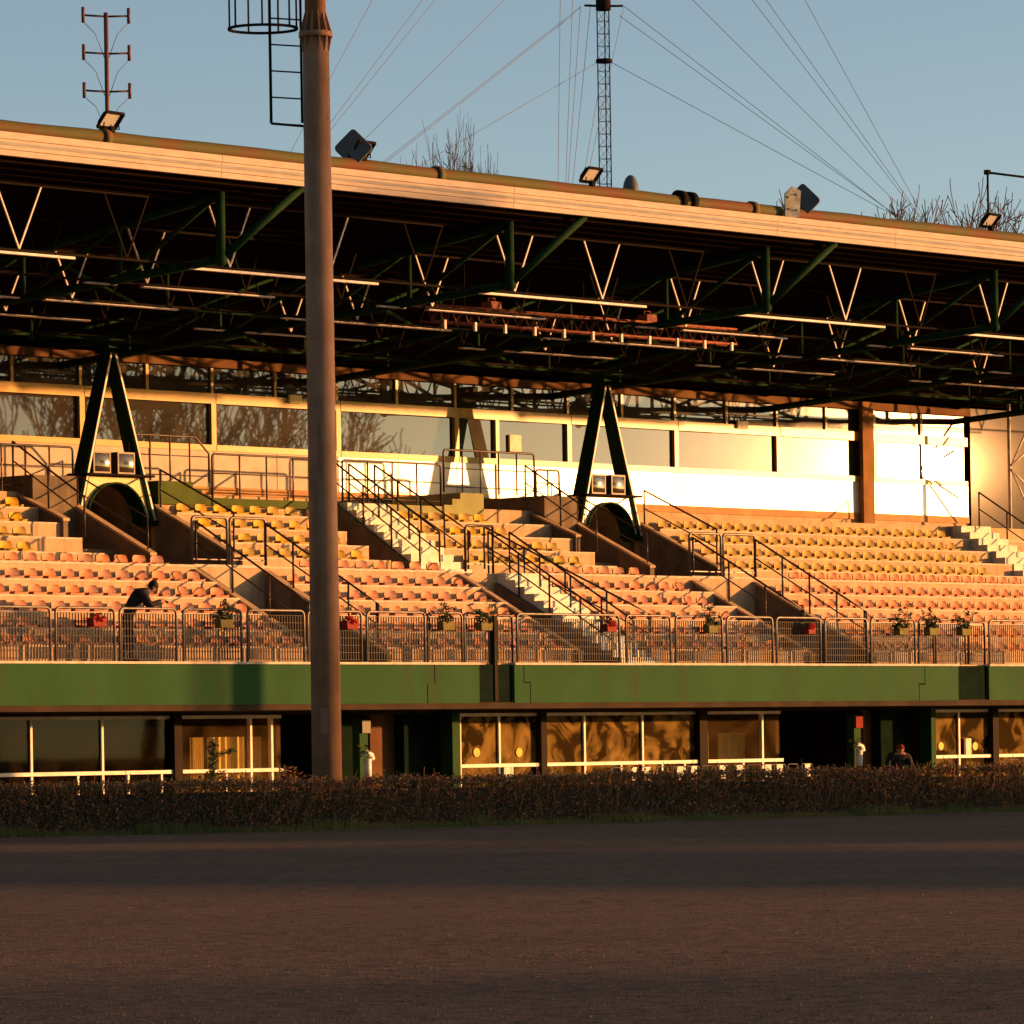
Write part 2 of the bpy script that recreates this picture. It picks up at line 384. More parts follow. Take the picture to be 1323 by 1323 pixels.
# --- terraces
def lower_profile():
    p = [(0.0, ZB0+.02), (0.0, ZB1), (row_y(1), ZB1)]
    for k in range(1, 7):
        p += [(row_y(k), row_z(k)), (row_y(k)+RUN if k < 6 else YA1+.0, row_z(k))]
    p += [(YA1, ZB0+.02)]
    return p
def lower_sections():
    xs = [XMIN, OPEN[0][0], OPEN[0][1], LGAP, LSTAIR[1], OPEN[1][0], OPEN[1][1], XMAX]
    return [(xs[i], xs[i+1]) for i in range(0, len(xs), 2)]
for a, b in lower_sections():
    t = MB(); t.prism(lower_profile(), 'x', a, b); t.build('lower_terrace', 'concrete', GS)
# walkway, aisle and a solid back behind openings and stair
for (a, b) in (OPEN[0], (LGAP, LSTAIR[1]), OPEN[1]):
    t = MB(); t.box(a, b, 0.0, row_y(1), ZB0+.02, ZB1); t.box(a, b, YA0, YA1, ZB0+.02, ZA); t.box(a, b, row_y(1), YA0, ZB0+.02, ZB0+.3)
    t.build('lower_terrace', 'concrete', GS)
def upper_profile():
    p = [(YA1, ZB0+.02), (YA1, row_z(7))]
    for k in range(7, 11):
        if k > 7: p += [(row_y(k), row_z(k))]
        p += [(row_y(k)+RUN, row_z(k))]
    p += [(YL, ZL), (YW, ZL), (YW, ZB0+.02)]
    return p
ux = [XMIN, SIDE[0][0]-.12, VOM[0][1]+.15, UGAP, USTAIR[1], SIDE[1][0]-.12, VOM[1][1]+.15, ESTAIR[0], ESTAIR[1], XMAX]
for i in range(0, len(ux), 2):
    t = MB(); t.prism(upper_profile(), 'x', ux[i], ux[i+1]); t.build('upper_terrace', 'concrete', GS)
# white painted kerb along the front of the cross aisle
xs_ = [XMIN, OPEN[0][0], OPEN[0][1], LGAP, LSTAIR[1], OPEN[1][0], OPEN[1][1], XMAX]
k_ = MB()
for i in range(0, len(xs_), 2): k_.box(xs_[i], xs_[i+1], YA0-.025, YA0+.12, ZA-.015, ZA+.035)
for a, b in OPEN: k_.box(a, b, YA0-.03, YA0+.10, ZA-.01, ZA+.05)
k_.build('aisle_kerb', 'edge_paint', GS)
# thin worn nosing on every step
nb = MB()
for k in list(range(1, 6))+list(range(7, 11)):
    secs = lower_sections() if k <= 6 else [(ux[i], ux[i+1]) for i in range(0, len(ux), 2)]
    for a, b in secs: nb.box(a+.01, b-.01, row_y(k)-.014, row_y(k)+.05, row_z(k)-.035, row_z(k)+.004)
nb.build('step_nosing', 'edge_paint', GS)
# --- stairs (half-rise steps, pale concrete)
def stair(name, x0, x1, ya, za, yb, zb, n, material='stair_concrete'):
    t = MB(); p = [(ya, za-1.0), (ya, za)]
    dy, dz = (yb-ya)/n, (zb-za)/n
    p = [(ya, za-.9)]
    for k in range(n): p += [(ya+k*dy, za+k*dz), (ya+k*dy, za+(k+1)*dz)]
    p += [(yb, zb), (yb, za-.9)]
    t.prism(p, 'x', x0, x1); return t.build(name, material, GS)
stair('stair', LSTAIR[0]+.12, LSTAIR[1]-.02, row_y(1)-.2, ZB1+.004, YA0+.02, ZA+.004, 13)
stair('stair', USTAIR[0]+.05, USTAIR[1]-.05, YA1-.2, ZA+.004, YL-.1, ZL+.004, 10)
stair('stair', ESTAIR[0]+.05, ESTAIR[1]-.05, YA1-.2, ZA+.004, YL-.1, ZL+.004, 10)
t = MB(); t.box(UGAP, USTAIR[1], YL-.1, YW, ZB1, ZL); t.box(UGAP, USTAIR[0], YA1, YL-.1, ZB1, ZA-.02); t.box(ESTAIR[0], ESTAIR[1], YL-.1, YW, ZB1, ZL)
t.build('landing', 'concrete', GS)
# --- parapets (slanted walls beside openings, gangways and stairs)
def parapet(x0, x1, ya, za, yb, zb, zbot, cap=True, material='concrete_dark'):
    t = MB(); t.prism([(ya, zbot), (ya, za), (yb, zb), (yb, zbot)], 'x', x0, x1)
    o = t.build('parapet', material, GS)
    if cap:
        c = MB(); s = (zb-za)/(yb-ya)
        c.prism([(ya-.02, za-.02*s), (yb+.02, zb+.02*s), (yb+.02, zb+.02*s+.055), (ya-.02, za-.02*s+.055)], 'x', x0-.02, x1+.02)
        c.build('coping', 'concrete', o)
    return o
sl = RISE/RUN
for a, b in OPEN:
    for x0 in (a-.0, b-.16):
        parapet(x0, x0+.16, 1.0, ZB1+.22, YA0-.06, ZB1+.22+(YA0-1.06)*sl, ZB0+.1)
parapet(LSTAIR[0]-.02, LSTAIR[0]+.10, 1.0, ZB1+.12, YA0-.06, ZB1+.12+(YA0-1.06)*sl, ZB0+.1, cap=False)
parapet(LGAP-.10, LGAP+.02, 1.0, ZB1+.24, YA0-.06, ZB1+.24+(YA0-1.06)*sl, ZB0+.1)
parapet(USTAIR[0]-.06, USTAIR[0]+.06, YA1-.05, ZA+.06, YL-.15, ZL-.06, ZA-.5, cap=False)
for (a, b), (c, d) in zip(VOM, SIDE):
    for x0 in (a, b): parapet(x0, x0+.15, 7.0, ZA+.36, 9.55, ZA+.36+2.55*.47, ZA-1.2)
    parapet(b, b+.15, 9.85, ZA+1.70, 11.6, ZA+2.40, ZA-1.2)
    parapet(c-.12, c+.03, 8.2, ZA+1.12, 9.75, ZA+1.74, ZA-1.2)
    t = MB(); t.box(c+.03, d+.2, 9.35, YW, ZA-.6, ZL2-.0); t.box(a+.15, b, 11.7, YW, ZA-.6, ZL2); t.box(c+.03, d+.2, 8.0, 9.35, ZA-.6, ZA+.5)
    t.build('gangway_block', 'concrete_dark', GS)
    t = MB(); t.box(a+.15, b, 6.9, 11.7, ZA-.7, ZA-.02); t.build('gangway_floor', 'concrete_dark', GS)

# --- balcony front
RECESS = ((-1.14, -.06), (15.20, 16.38))
def seg(x0, x1, dz=0.0):
    t = MB()
    t.box(x0, x1, -.16, 0.0, ZB0, ZB1-.03+dz)
    return t.build('balcony_panel', 'green_paint', GS)
jx = (-2.58, 14.0); jx2 = (-2.80, 13.75)
def band(x0, x1, l_step=None, r_step=None):
    """one length of the band with stepped expansion joints at its ends"""
    zm = (ZB0+ZB1)/2-.02
    p = [(x0, ZB0), (x1-(r_step or 0), ZB0)]
    if r_step: p += [(x1-r_step, zm), (x1, zm)]
    p += [(x1, ZB1-.04), (x0+(l_step or 0), ZB1-.04)]
    if l_step: p += [(x0+l_step, zm), (x0, zm)]
    t = MB(); t.prism(p, 'y', -.16, 0.0); t.build('balcony_panel', 'green_paint', GS)
band(XMIN, -2.50, None, .22); band(-2.48-.22, RECESS[0][0], None, None) if False else None
t = MB(); t.prism([(-2.695, ZB0), (RECESS[0][0], ZB0), (RECESS[0][0], ZB1-.04), (-2.475, ZB1-.04), (-2.475, (ZB0+ZB1)/2-.02), (-2.695, (ZB0+ZB1)/2-.02)], 'y', -.16, 0)
t.build('balcony_panel', 'green_paint', GS)
t = MB(); t.prism([(RECESS[0][1], ZB0), (.42, ZB0), (.42, (ZB0+ZB1)/2), (.22, (ZB0+ZB1)/2), (.22, ZB1-.04), (RECESS[0][1], ZB1-.04)], 'y', -.16, 0)
t.build('balcony_panel', 'green_paint', GS)
t = MB(); t.prism([(.445, ZB0), (13.70, ZB0), (13.70, (ZB0+ZB1)/2-.02), (13.92, (ZB0+ZB1)/2-.02), (13.92, ZB1-.04), (.245, ZB1-.04), (.245, (ZB0+ZB1)/2+.02), (.445, (ZB0+ZB1)/2+.02)], 'y', -.16, 0)
t.build('balcony_panel', 'green_paint', GS)
t = MB(); t.prism([(13.725, ZB0), (RECESS[1][0], ZB0), (RECESS[1][0], ZB1-.04), (13.945, ZB1-.04), (13.945, (ZB0+ZB1)/2-.05), (13.725, (ZB0+ZB1)/2-.05)], 'y', -.16, 0)
t.build('balcony_panel', 'green_paint', GS)
t = MB(); t.prism([(RECESS[1][1], ZB0), (XMAX, ZB0), (XMAX, ZB1-.04), (RECESS[1][1], ZB1-.04)], 'y', -.16, 0); t.build('balcony_panel', 'green_paint', GS)
e = MB()
for a, b in ((XMIN, RECESS[0][0]), (RECESS[0][1], RECESS[1][0]), (RECESS[1][1], XMAX)): e.box(a, b, -.20, .02, ZB1-.035, ZB1+.012)
e.build('balcony_coping', 'edge_paint', GS)
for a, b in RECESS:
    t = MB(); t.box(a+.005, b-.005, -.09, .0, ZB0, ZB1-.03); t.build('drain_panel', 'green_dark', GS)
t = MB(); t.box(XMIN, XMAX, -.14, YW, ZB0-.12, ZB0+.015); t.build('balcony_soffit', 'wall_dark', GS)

# --- lower storey at Y = YG
YG = 3.0
def gx(x, y=930, Y=YG): return atY(x, y, Y).x
ZS = 1.10; ZT = 2.18
def lower_window(x0, x1, mull, glass, sill=True, sub=()):
    """glazing from px x0 to px x1 with white mullions, a white sill rail and panes below"""
    a, b = gx(x0), gx(x1)
    o = MB()
    o.box(a, b, YG-.04, YG+.04, ZT, ZT+.07)
    o.box(a, b, YG-.05, YG+.05, .12, .20)
    if sill: o.box(a, b, YG-.11, YG+.05, ZS-.04, ZS+.035)
    for mx in mull: o.box(gx(mx)-.028, gx(mx)+.028, YG-.055, YG+.05, .20, ZT)
    for mx in sub: o.box(gx(mx)-.025, gx(mx)+.025, YG-.05, YG+.05, .20, ZS-.04)
    w = o.build('window', 'mullion_white', GS)
    p = MB(); p.box(a+.01, b-.01, YG-.006, YG+.006, .2, ZT); p.build('pane', glass, w)
    return w
lower_window(-160, 218, (-155, -52, 38, 130), 'glass_shade', sub=(-100, 98, 163, 206))
lower_window(229, 362, (229, 322, 349), 'glass_clear', sub=(290,))
lower_window(582, 692, (592, 643), 'glass_lower')
lower_window(700, 897, (701, 753, 828), 'glass_lower', sub=(800, 853, 882))
lower_window(908, 1007, (908.5, 983), 'glass_clear', sub=(958,))
lower_window(1197, 1276, (1199, 1237), 'glass_lower')
lower_window(1284, 1500, (1284.5, 1340, 1395, 1450), 'glass_lower')
for x0, x1 in ((218, 229), (692, 700), (897, 908), (1276, 1284)):
    c = MB(); c.box(gx(x0)+.01, gx(x1)-.01, YG-.16, YG+.2, 0, ZB0-.12); c.build('column', 'column_dark', GS)
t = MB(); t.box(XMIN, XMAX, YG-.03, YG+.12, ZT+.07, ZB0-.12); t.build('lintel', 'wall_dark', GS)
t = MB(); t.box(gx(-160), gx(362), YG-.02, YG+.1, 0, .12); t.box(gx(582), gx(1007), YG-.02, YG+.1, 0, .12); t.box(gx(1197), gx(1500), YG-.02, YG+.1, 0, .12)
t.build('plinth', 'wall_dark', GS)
# the two recessed passages
for (x0, x1) in ((364, 580), (1008, 1190)):
    a, b = gx(x0), gx(x1)
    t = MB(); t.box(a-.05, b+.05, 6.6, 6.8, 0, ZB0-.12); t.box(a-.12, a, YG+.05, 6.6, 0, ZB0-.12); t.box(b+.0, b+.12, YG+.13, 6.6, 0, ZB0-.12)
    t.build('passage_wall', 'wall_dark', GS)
for x0, x1 in ((571.5, 581.5), (1190.5, 1196.5)):
    t = MB(); t.box(gx(x0), gx(x1), YG-.3, YG+.05, 0, ZB0-.12); t.build('door_jamb', 'green_paint', GS)
for x0, x1 in ((478, 521), (1115, 1137)):
    Yp = 3.6; t = MB(); t.box(atY(x0, 940, Yp).x, atY(x1, 940, Yp).x, Yp, Yp+.12, .05, ZB0-.14); t.box(atY(x0, 940, Yp).x, atY(x1, 940, Yp).x, Yp-.02, Yp, .86, .92)
    t.build('door', 'wall_brown', GS)
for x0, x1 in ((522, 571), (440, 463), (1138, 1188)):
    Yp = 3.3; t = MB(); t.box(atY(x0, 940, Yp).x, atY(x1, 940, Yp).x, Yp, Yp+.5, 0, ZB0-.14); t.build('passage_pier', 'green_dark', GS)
for x0, x1 in ((464.5, 475), (1103.5, 1112)):
    Yp = 2.3; t = MB(); t.box(atY(x0, 940, Yp).x, atY(x1, 940, Yp).x, Yp, Yp+.22, 0, ZB0-.3); t.build('post', 'green_paint', GS)
# rooms behind the glass
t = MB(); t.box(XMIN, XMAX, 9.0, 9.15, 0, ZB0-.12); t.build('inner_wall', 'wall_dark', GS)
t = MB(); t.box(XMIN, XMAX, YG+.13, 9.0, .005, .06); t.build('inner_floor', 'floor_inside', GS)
for x0, x1 in ((366, 580), (1009, 1190)): pass
def curtain(x0, x1, Y, z0, z1, material):
    t = MB(); a, b = atY(x0, 960, Y).x, atY(x1, 960, Y).x; n = 40
    for k in range(n):
        u0, u1 = k/n, (k+1)/n
        y0 = Y+.03*math.sin(u0*38); y1 = Y+.03*math.sin(u1*38)
        t.quad((a+(b-a)*u0, y0, z0), (a+(b-a)*u1, y1, z0), (a+(b-a)*u1, y1, z1), (a+(b-a)*u0, y0, z1))
    s = t.build('curtain', material, GS)
    so = s.modifiers.new('solid', 'SOLIDIFY'); so.thickness = .01
    return s
curtain(268, 316, YG+.5, .3, 1.80, 'curtain'); curtain(246, 262, YG+.5, .3, 1.80, 'curtain'); curtain(326, 360, YG+.5, .3, 1.80, 'curtain')
curtain(928, 980, YG+1.0, .3, 1.75, 'curtain'); curtain(890, 915, YG+.9, .3, 1.75, 'curtain')

# --- upper glazed wall at YW
ZP0, ZP1, ZW1, ZBM, ZTR = 7.64, 8.50, 9.60, 9.84, 10.44
def mull_x(k): return -1.36+4.095*k
def upper_bay(k):
    a, b = mull_x(k), mull_x(k+1)
    o = MB()
    o.box(a-.075, a+.075, YW-.10, YW+.06, ZP1, ZBM)
    o.box(a+.075, b-.075, YW-.11, YW+.06, ZW1, ZBM)
    o.box(a+.075, b-.075, YW-.11, YW+.06, ZP1, ZP1+.14)
    for x in (a, (a+b)/2): o.box(x-.04, x+.04, YW-.06, YW+.05, ZBM, ZTR)
    if k == 3:                                       # door leaf and its posts
        for x in (a+1.45, ): o.box(x-.06, x+.06, YW-.10, YW+.06, ZP0, ZW1)
    w = o.build('window', 'frame_ochre', GS)
    p = MB(); p.box(a+.075, b-.075, YW-.006, YW+.006, ZP1+.14, ZW1); p.build('pane', 'glass_upper', w)
    q = MB(); q.box(a+.04, b-.04, YW-.006, YW+.006, ZBM, ZTR); q.build('transom_pane', 'glass_upper', w)
    pn = MB()
    n = 2
    for j in range(n):
        x0 = a+(b-a)*j/n+.012; x1 = a+(b-a)*(j+1)/n-.012
        pn.box(x0, x1, YW-.07, YW+.02, ZP0+.02, ZP1-.004)
    pn.build('spandrel_panel', 'panel_pink' if k < 2 else 'panel_white', w)
    return w
for k in range(-4, 8): upper_bay(k)
t = MB(); t.box(atY(1117, 600, YW-.3).x, atY(1131, 600, YW-.3).x, YW-.26, YW-.13, ZL, ZTR+.2); t.build('column', 'frame_brown', GS)
t = MB(); t.box(XMIN, XE, YW-.085, YW+.05, ZP0-.16, ZP0+.02); t.build('sill_strip', 'strip_orange', GS)
t = MB(); t.box(XMIN, XE, YW-.03, YW+.2, ZL-.3, ZP0-.16); t.build('wall_base', 'concrete', GS)
t = MB(); t.box(XMIN, XMAX, YW+.3, YW+.5, 2.5, 11.0); t.build('inner_wall', 'wall_dark', GS)
# raised part of the landing on the left and in the middle, green edge
def landing_edge(x0, x1, z0, z1, steps=0, dirn=1):
    t = MB(); p = [(x0, z0), (x1, z0)]
    if steps and dirn > 0:           # steps come down towards +x
        p = [(x0, z0), (x1, z0)]; n = steps; w = .28; h = (z1-z0-.07)/n
        for j in range(n): p += [(x1-w*j, z0+.07+h*j), (x1-w*j, z0+.07+h*(j+1))] if j == 0 else [(x1-w*j, z0+.07+h*j), (x1-w*j, z0+.07+h*(j+1))]
        p += [(x0, z1)]
    elif steps:
        n = steps; w = .28; h = (z1-z0-.07)/n
        p = [(x0, z0), (x1, z0), (x1, z1)]
        for j in reversed(range(n)): p += [(x0+w*j, z0+.07+h*(j+1)), (x0+w*j, z0+.07+h*j)]
    else: p += [(x1, z1), (x0, z1)]
    t.prism(p, 'y', YL-.12, YW-.2); t.build('landing_edge', 'landing_pale' if x0 > 4 else 'landing_olive', GS)
def lx(x, y=640): return atY(x, y, YL-.1).x
landing_edge(VOM[0][1]+.15, lx(272), ZL-.16, ZL2, 3, 1)
landing_edge(lx(274), USTAIR[0]+.2, ZL-.16, ZL+.02)
landing_edge(USTAIR[1]-.2, lx(570), ZL-.16, ZL+.02)
landing_edge(lx(573), lx(624), ZL-.16, ZL2, 3, -1)
landing_edge(-14.5, SIDE[0][0]-1.2, ZL-.16, ZL+.02)

# --- A-frames
def a_frame(xc):
    root = bpy.data.objects.new('a_frame', None); COL.objects.link(root); root.parent = GS; root.location = (xc, YL, 0)
    zb, zt = 6.66, 10.40
    for s in (-1, 1):
        t = MB(); xb, xt = xc+s*1.13, xc+s*.05
        # leg: a deep plate girder, dark web with a pale front flange edge
        for (za, zc, xa, xd, w, dp) in ((zb, zt, xb, xt, .11, .40),):
            p0 = Vector((xa, YL, za)); p1 = Vector((xd, YL, zc))
            i = len(t.v)
            for p, hw, hd in ((p0, .085, .22), (p1, .05, .17)):
                t.v += [(p.x-hw, YL-hd, p.z), (p.x+hw, YL-hd, p.z), (p.x+hw, YL+hd, p.z), (p.x-hw, YL+hd, p.z)]
            for q in ((3, 2, 1, 0), (4, 5, 6, 7), (0, 1, 5, 4), (1, 2, 6, 5), (2, 3, 7, 6), (3, 0, 4, 7)): t.f.append(tuple(i+j for j in q)); t.s.append(False)
        t.box(xb-.15, xb+.15, YL-.28, YL+.28, 6.56, 6.67)
        leg = t.build('leg', 'steel_green', root, bevel=.012)
        f = MB()
        f.beam((xb-s*.0, YL-.235, zb+.02), (xt, YL-.185, zt), .045, .025, up=(0, 1, 0)); f.build('flange', 'mullion_white', leg)
    # web plate with the arch, shelf on top
    z0, z1 = 6.70, 7.62
    def half(z): return 1.13-(z-zb)/(zt-zb)*1.08-.07
    r, zc = .90, 6.62
    arc = [(xc+r*math.cos(a), zc+.88*math.sin(a)) for a in [math.pi*j/24 for j in range(25)]]
    t = MB()
    # plate as quads between arch and outline
    for j in range(24):
        a, b = arc[j], arc[j+1]
        def outer(p):
            if p[1] < z0+.05: return (xc+math.copysign(half(z0+.05), p[0]-xc), z0+.05)
            d = Vector((p[0]-xc, p[1]-zc)); d.normalize()
            s = 0.0
            while True:
                s += .01; x, z = p[0]+d.x*s, p[1]+d.y*s
                if z >= z1 or abs(x-xc) >= half(min(z, z1)): return (min(max(x, xc-half(min(z, z1))), xc+half(min(z, z1))), min(z, z1))
        oa, ob = outer(a), outer(b)
        i = len(t.v)
        for Y in (YL-.16, YL+.16): t.v += [(a[0], Y, a[1]), (b[0], Y, b[1]), (ob[0], Y, ob[1]), (oa[0], Y, oa[1])]
        for q in ((0, 1, 2, 3), (7, 6, 5, 4), (0, 4, 5, 1), (2, 6, 7, 3)): t.f.append(tuple(i+k for k in q)); t.s.append(False)
    for s in (-1, 1):                              # top corners
        x0 = xc+s*half(z1); t.box(min(x0, xc+s*.45), max(x0, xc+s*.45), YL-.155, YL+.155, z1-.16, z1-.003)
    t.build('arch_plate', 'panel_white' if xc > 5 else 'frame_cream', root)
    ring = MB()
    for j in range(24):
        a, b = arc[j], arc[j+1]
        ring.beam((a[0], YL-.02, a[1]), (b[0], YL-.02, b[1]), .50, .045, up=(0, 1, 0)) if False else None
        a2 = (xc+(a[0]-xc)*.955, zc+(a[1]-zc)*.955); b2 = (xc+(b[0]-xc)*.955, zc+(b[1]-zc)*.955)
        i = len(ring.v)
        for Y in (YL-.24, YL+.24): ring.v += [(a[0], Y, a[1]), (b[0], Y, b[1]), (b2[0], Y, b2[1]), (a2[0], Y, a2[1])]
        for q in ((0, 1, 2, 3), (7, 6, 5, 4), (0, 4, 5, 1), (2, 6, 7, 3)): ring.f.append(tuple(i+k for k in q)); ring.s.append(False)
    ring.build('arch_ring', 'steel_green', root)
    sh = MB(); sh.box(xc-.98, xc+.98, YL-.42, YL+.30, z1, z1+.05); sh.build('shelf', 'steel_dark', root)
    cp = MB(); cp.box(xc-.16, xc+.16, YL-.22, YL+.22, 10.36, 10.62); cp.build('head_plate', 'steel_green', root)
    return root
M['frame_cream'] = mat('frame_cream', (.74, .62, .28), (.66, .54, .22), .5, 3)
for x in XA: a_frame(x)

# --- roof
YF = -2.90; ZF = 12.46                # fascia plane and its foot
ZR0, ZR1, YR0, YR1 = ZF+.02, 10.62, YF+.10, 13.2         # underside of the deck, front to back
def deck_z(y): return ZR0+(ZR1-ZR0)*(y-YR0)/(YR1-YR0)
def chord_z(y): return 11.02-.055*(y+1.95)
XR0, XR1 = -26.0, 40.0
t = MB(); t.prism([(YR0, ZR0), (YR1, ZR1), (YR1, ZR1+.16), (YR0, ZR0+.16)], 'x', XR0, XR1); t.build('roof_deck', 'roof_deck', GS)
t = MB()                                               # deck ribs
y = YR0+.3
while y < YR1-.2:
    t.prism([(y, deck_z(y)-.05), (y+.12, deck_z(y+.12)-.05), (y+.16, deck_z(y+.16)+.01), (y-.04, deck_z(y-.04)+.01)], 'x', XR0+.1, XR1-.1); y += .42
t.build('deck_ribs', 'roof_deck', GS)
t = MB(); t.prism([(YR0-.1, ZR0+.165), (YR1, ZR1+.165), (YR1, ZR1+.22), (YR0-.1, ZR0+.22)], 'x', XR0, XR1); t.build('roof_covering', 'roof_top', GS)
# fascia in long boards with butt joints
seams = [XR0]+[-19.5]+[atY(v, 260, YF).x for v in (288, 665, 1005, 1157)]+[19.5, 28.0]+[XR1]
for i in range(len(seams)-1):
    a, b = seams[i]+.006, seams[i+1]-.006
    t = MB(); t.box(a, b, YF+.03, YF+.14, ZF, ZF+.105); t.box(a, b, YF+.015, YF+.14, ZF+.112, ZF+.295); t.box(a, b, YF, YF+.14, ZF+.302, ZF+.43)
    t.build('fascia', 'fascia', GS)
t = MB(); pp = []
x = XR0
while x <= XR1: pp.append((x, YF+.42, ZF+.57+.012*math.sin(x*1.7))); x += 1.5
t.tube(pp, .145, 12)
for xx in (-13.6, -4.6, 5.2, 16.0): t.tube([(xx-.08, YF+.42, ZF+.57), (xx+.08, YF+.42, ZF+.57)], .185, 12)
t.build('gutter_pipe', 'pipe', GS)
# girders across the roof
nodes = [NODE0+MOD*k for k in range(-3, 5)]
for xg in nodes:
    t = MB()
    ys = [-1.95, .95, 3.85, 6.75, 9.7]
    t.tube([(xg, ys[0], chord_z(ys[0])), (xg, 12.0, chord_z(12)+.02)], .085, 8)
    t.tube([(xg, -1.95, deck_z(-1.95)-.12), (xg, 12.0, deck_z(12)-.1)], .075, 8)
    for j, yy in enumerate(ys):
        t.tube([(xg, yy, chord_z(yy)), (xg, yy, deck_z(yy)-.05)], .095 if j == 0 else .055, 8)
        if j < len(ys)-1: t.tube([(xg, ys[j+1], chord_z(ys[j+1])), (xg, yy+.1, deck_z(yy)-.12)], .055, 6)
    t.ball((xg, -1.95, chord_z(-1.95)), .13, 10, 6)
    # stiffening plate of the girder
    gd = t.build('girder', 'steel_green', GS)
    d = MB(); d.tube([(xg, -1.92, chord_z(-1.95)), (xg+1.45, YR0+.06, ZF+.0)], .085, 8); d.build('edge_strut', 'steel_green', gd)
# longitudinal trusses with X bracing between girders
for yy in (4.0, 8.3):
    for i in range(len(nodes)-1):
        a, b = nodes[i], nodes[i+1]; mid = (a+b)/2; zt, zb = deck_z(yy)-.1, chord_z(yy)+.05
        t = MB()
        t.tube([(mid, yy, zt), (mid, yy, zb-.1)], .045, 6)
        t.tube([(a+.2, yy, zb), (mid, yy, zb)], .035, 6); t.tube([(mid, yy, zb), (b-.2, yy, zb)], .035, 6)
        t.tube([(a+.9, yy, zb), (mid-.7, yy, zt)], .04, 6); t.tube([(mid+.6, yy, zb), (b-.9, yy, zt)], .04, 6)
        t.tube([(a+1.0, yy+.1, zt), (mid-.6, yy+.1, zb)], .04, 6)
        t.build('cross_brace', 'steel_green', GS)
# open-web joists, parallel to the front
for jy in (-1.15, 1.25, 3.5, 5.55, 7.7):
    t = MB(); zc = chord_z(jy)
    t.beam((XR0, jy, zc), (XR1, jy, zc), .05, .045)
    zt = deck_z(jy)-.06; t.beam((XR0, jy, zt), (XR1, jy, zt), .05, .05)
    x = NODE0+1.0-MOD*3; r_ = int((jy+1.2)/2.2)
    sp = MOD/3; hw = .46*(zt-zc); j = 0; webs = []
    while x < XR1-1:
        q = t
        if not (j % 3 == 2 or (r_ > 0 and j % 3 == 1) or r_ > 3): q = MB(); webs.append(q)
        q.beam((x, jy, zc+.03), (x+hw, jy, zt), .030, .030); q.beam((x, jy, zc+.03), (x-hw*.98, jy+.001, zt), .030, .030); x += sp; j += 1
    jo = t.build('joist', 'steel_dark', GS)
    for w_ in webs: w_.build('sunlit_web_bar', 'steel_pale', jo)  # sunlight painted into these webs; the shaded ones stay dark steel
    # sunlit lengths of the bottom chord, put in as pale strips in each bay
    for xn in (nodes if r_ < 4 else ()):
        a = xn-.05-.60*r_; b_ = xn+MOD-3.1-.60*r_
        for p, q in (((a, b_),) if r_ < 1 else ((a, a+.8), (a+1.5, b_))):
            tr_ = MB(); h_ = .046 if r_ < 1 else .030; tr_.box(p, q, jy-.06, jy+.05, zc-.04-h_, zc-.04); tr_.build('sunlit_strip', 'steel_pale', jo)
# back beam over the glazing and slanted lattice behind the transoms
t = MB(); t.box(XMIN, XE, YW-.16, YW+.25, ZTR, ZTR+.20); t.build('head_beam', 'wall_brown', GS)
# right-hand end wall
t = MB(); t.box(XE+.02, XMAX, YW-.12, YW+.3, ZL-.3, 10.66); t.build('end_glazing', 'glass_end', GS)
t = MB(); t.tube([(XE-.1, 10.45, ZL), (XE-.1, 10.45, 10.7)], .05, 8)
for a, b in (((10.4, 9.0), (8.4, 10.4)), ((10.4, 9.0), (8.4, 9.6)), ((10.4, 8.9), (8.4, 8.3)), ((10.4, 8.9), (8.4, 7.5))): t.tube([(XE-.10, a[0], a[1]), (XE+1.2, b[0]+2.2, b[1])], .03, 6)
t.build('end_lattice', 'steel_pale', GS)
t = MB(); t.box(XMIN-.2, XMIN, 0, YW, ZB1, 10.9); t.build('end_wall', 'wall_brown', GS)

# ------------------------------------------------------------------ seats
def seat_mesh(name, material):
    b = MB(); nu, prof = 8, [(-.12, .0), (-.135, .035), (-.12, .05), (-.03, .045), (.06, .055), (.10, .10), (.115, .16), (.12, .205), (.12, .225)]
    W = .185
    for j, (y, z) in enumerate(prof):
        for i in range(nu+1):
            u = -1+2*i/nu
            w = W*(1.0, 1.0, 1.0, 1.0, 1.0, 1.0, .97, .86, .66)[j]
            zz = z+(.018*u*u if 2 <= j <= 4 else 0)
            yy = y-(.045*u*u if j >= 5 else 0)+(.03*u*u if j < 2 else 0)
            b.v.append((w*u, yy, zz))
    for j in range(len(prof)-1):
        for i in range(nu):
            a = j*(nu+1)+i; b.f.append((a, a+1, a+nu+2, a+nu+1)); b.s.append(True)
    # back of the shell
    k = len(b.v); b.v += [(x, y+.03, z-.02) for x, y, z in b.v[4*(nu+1):]]
    for j in range(4):
        for i in range(nu):
            a = k+j*(nu+1)+i; b.f.append((a, a+nu+1, a+nu+2, a+1)); b.s.append(True)
    b.box(-.175, .175, -.10, .10, 0.0, .045)
    o = b.build(name, material); me = o.data; bpy.data.objects.remove(o); return me
SEATS = {'yellow': seat_mesh('stadium_seat', 'seat_yellow'), 'salmon': seat_mesh('stadium_seat', 'seat_pink')}
ROWN = {1: 'first row behind the railing', 2: 'second row behind the railing', 3: 'third row behind the railing', 4: 'second row below the aisle kerb', 5: 'row just below the aisle kerb',
        6: 'row along the aisle kerb', 7: 'lowest yellow row', 8: 'second lowest yellow row', 9: 'second highest yellow row', 10: 'highest yellow row'}
cand = []
PITCH = .505
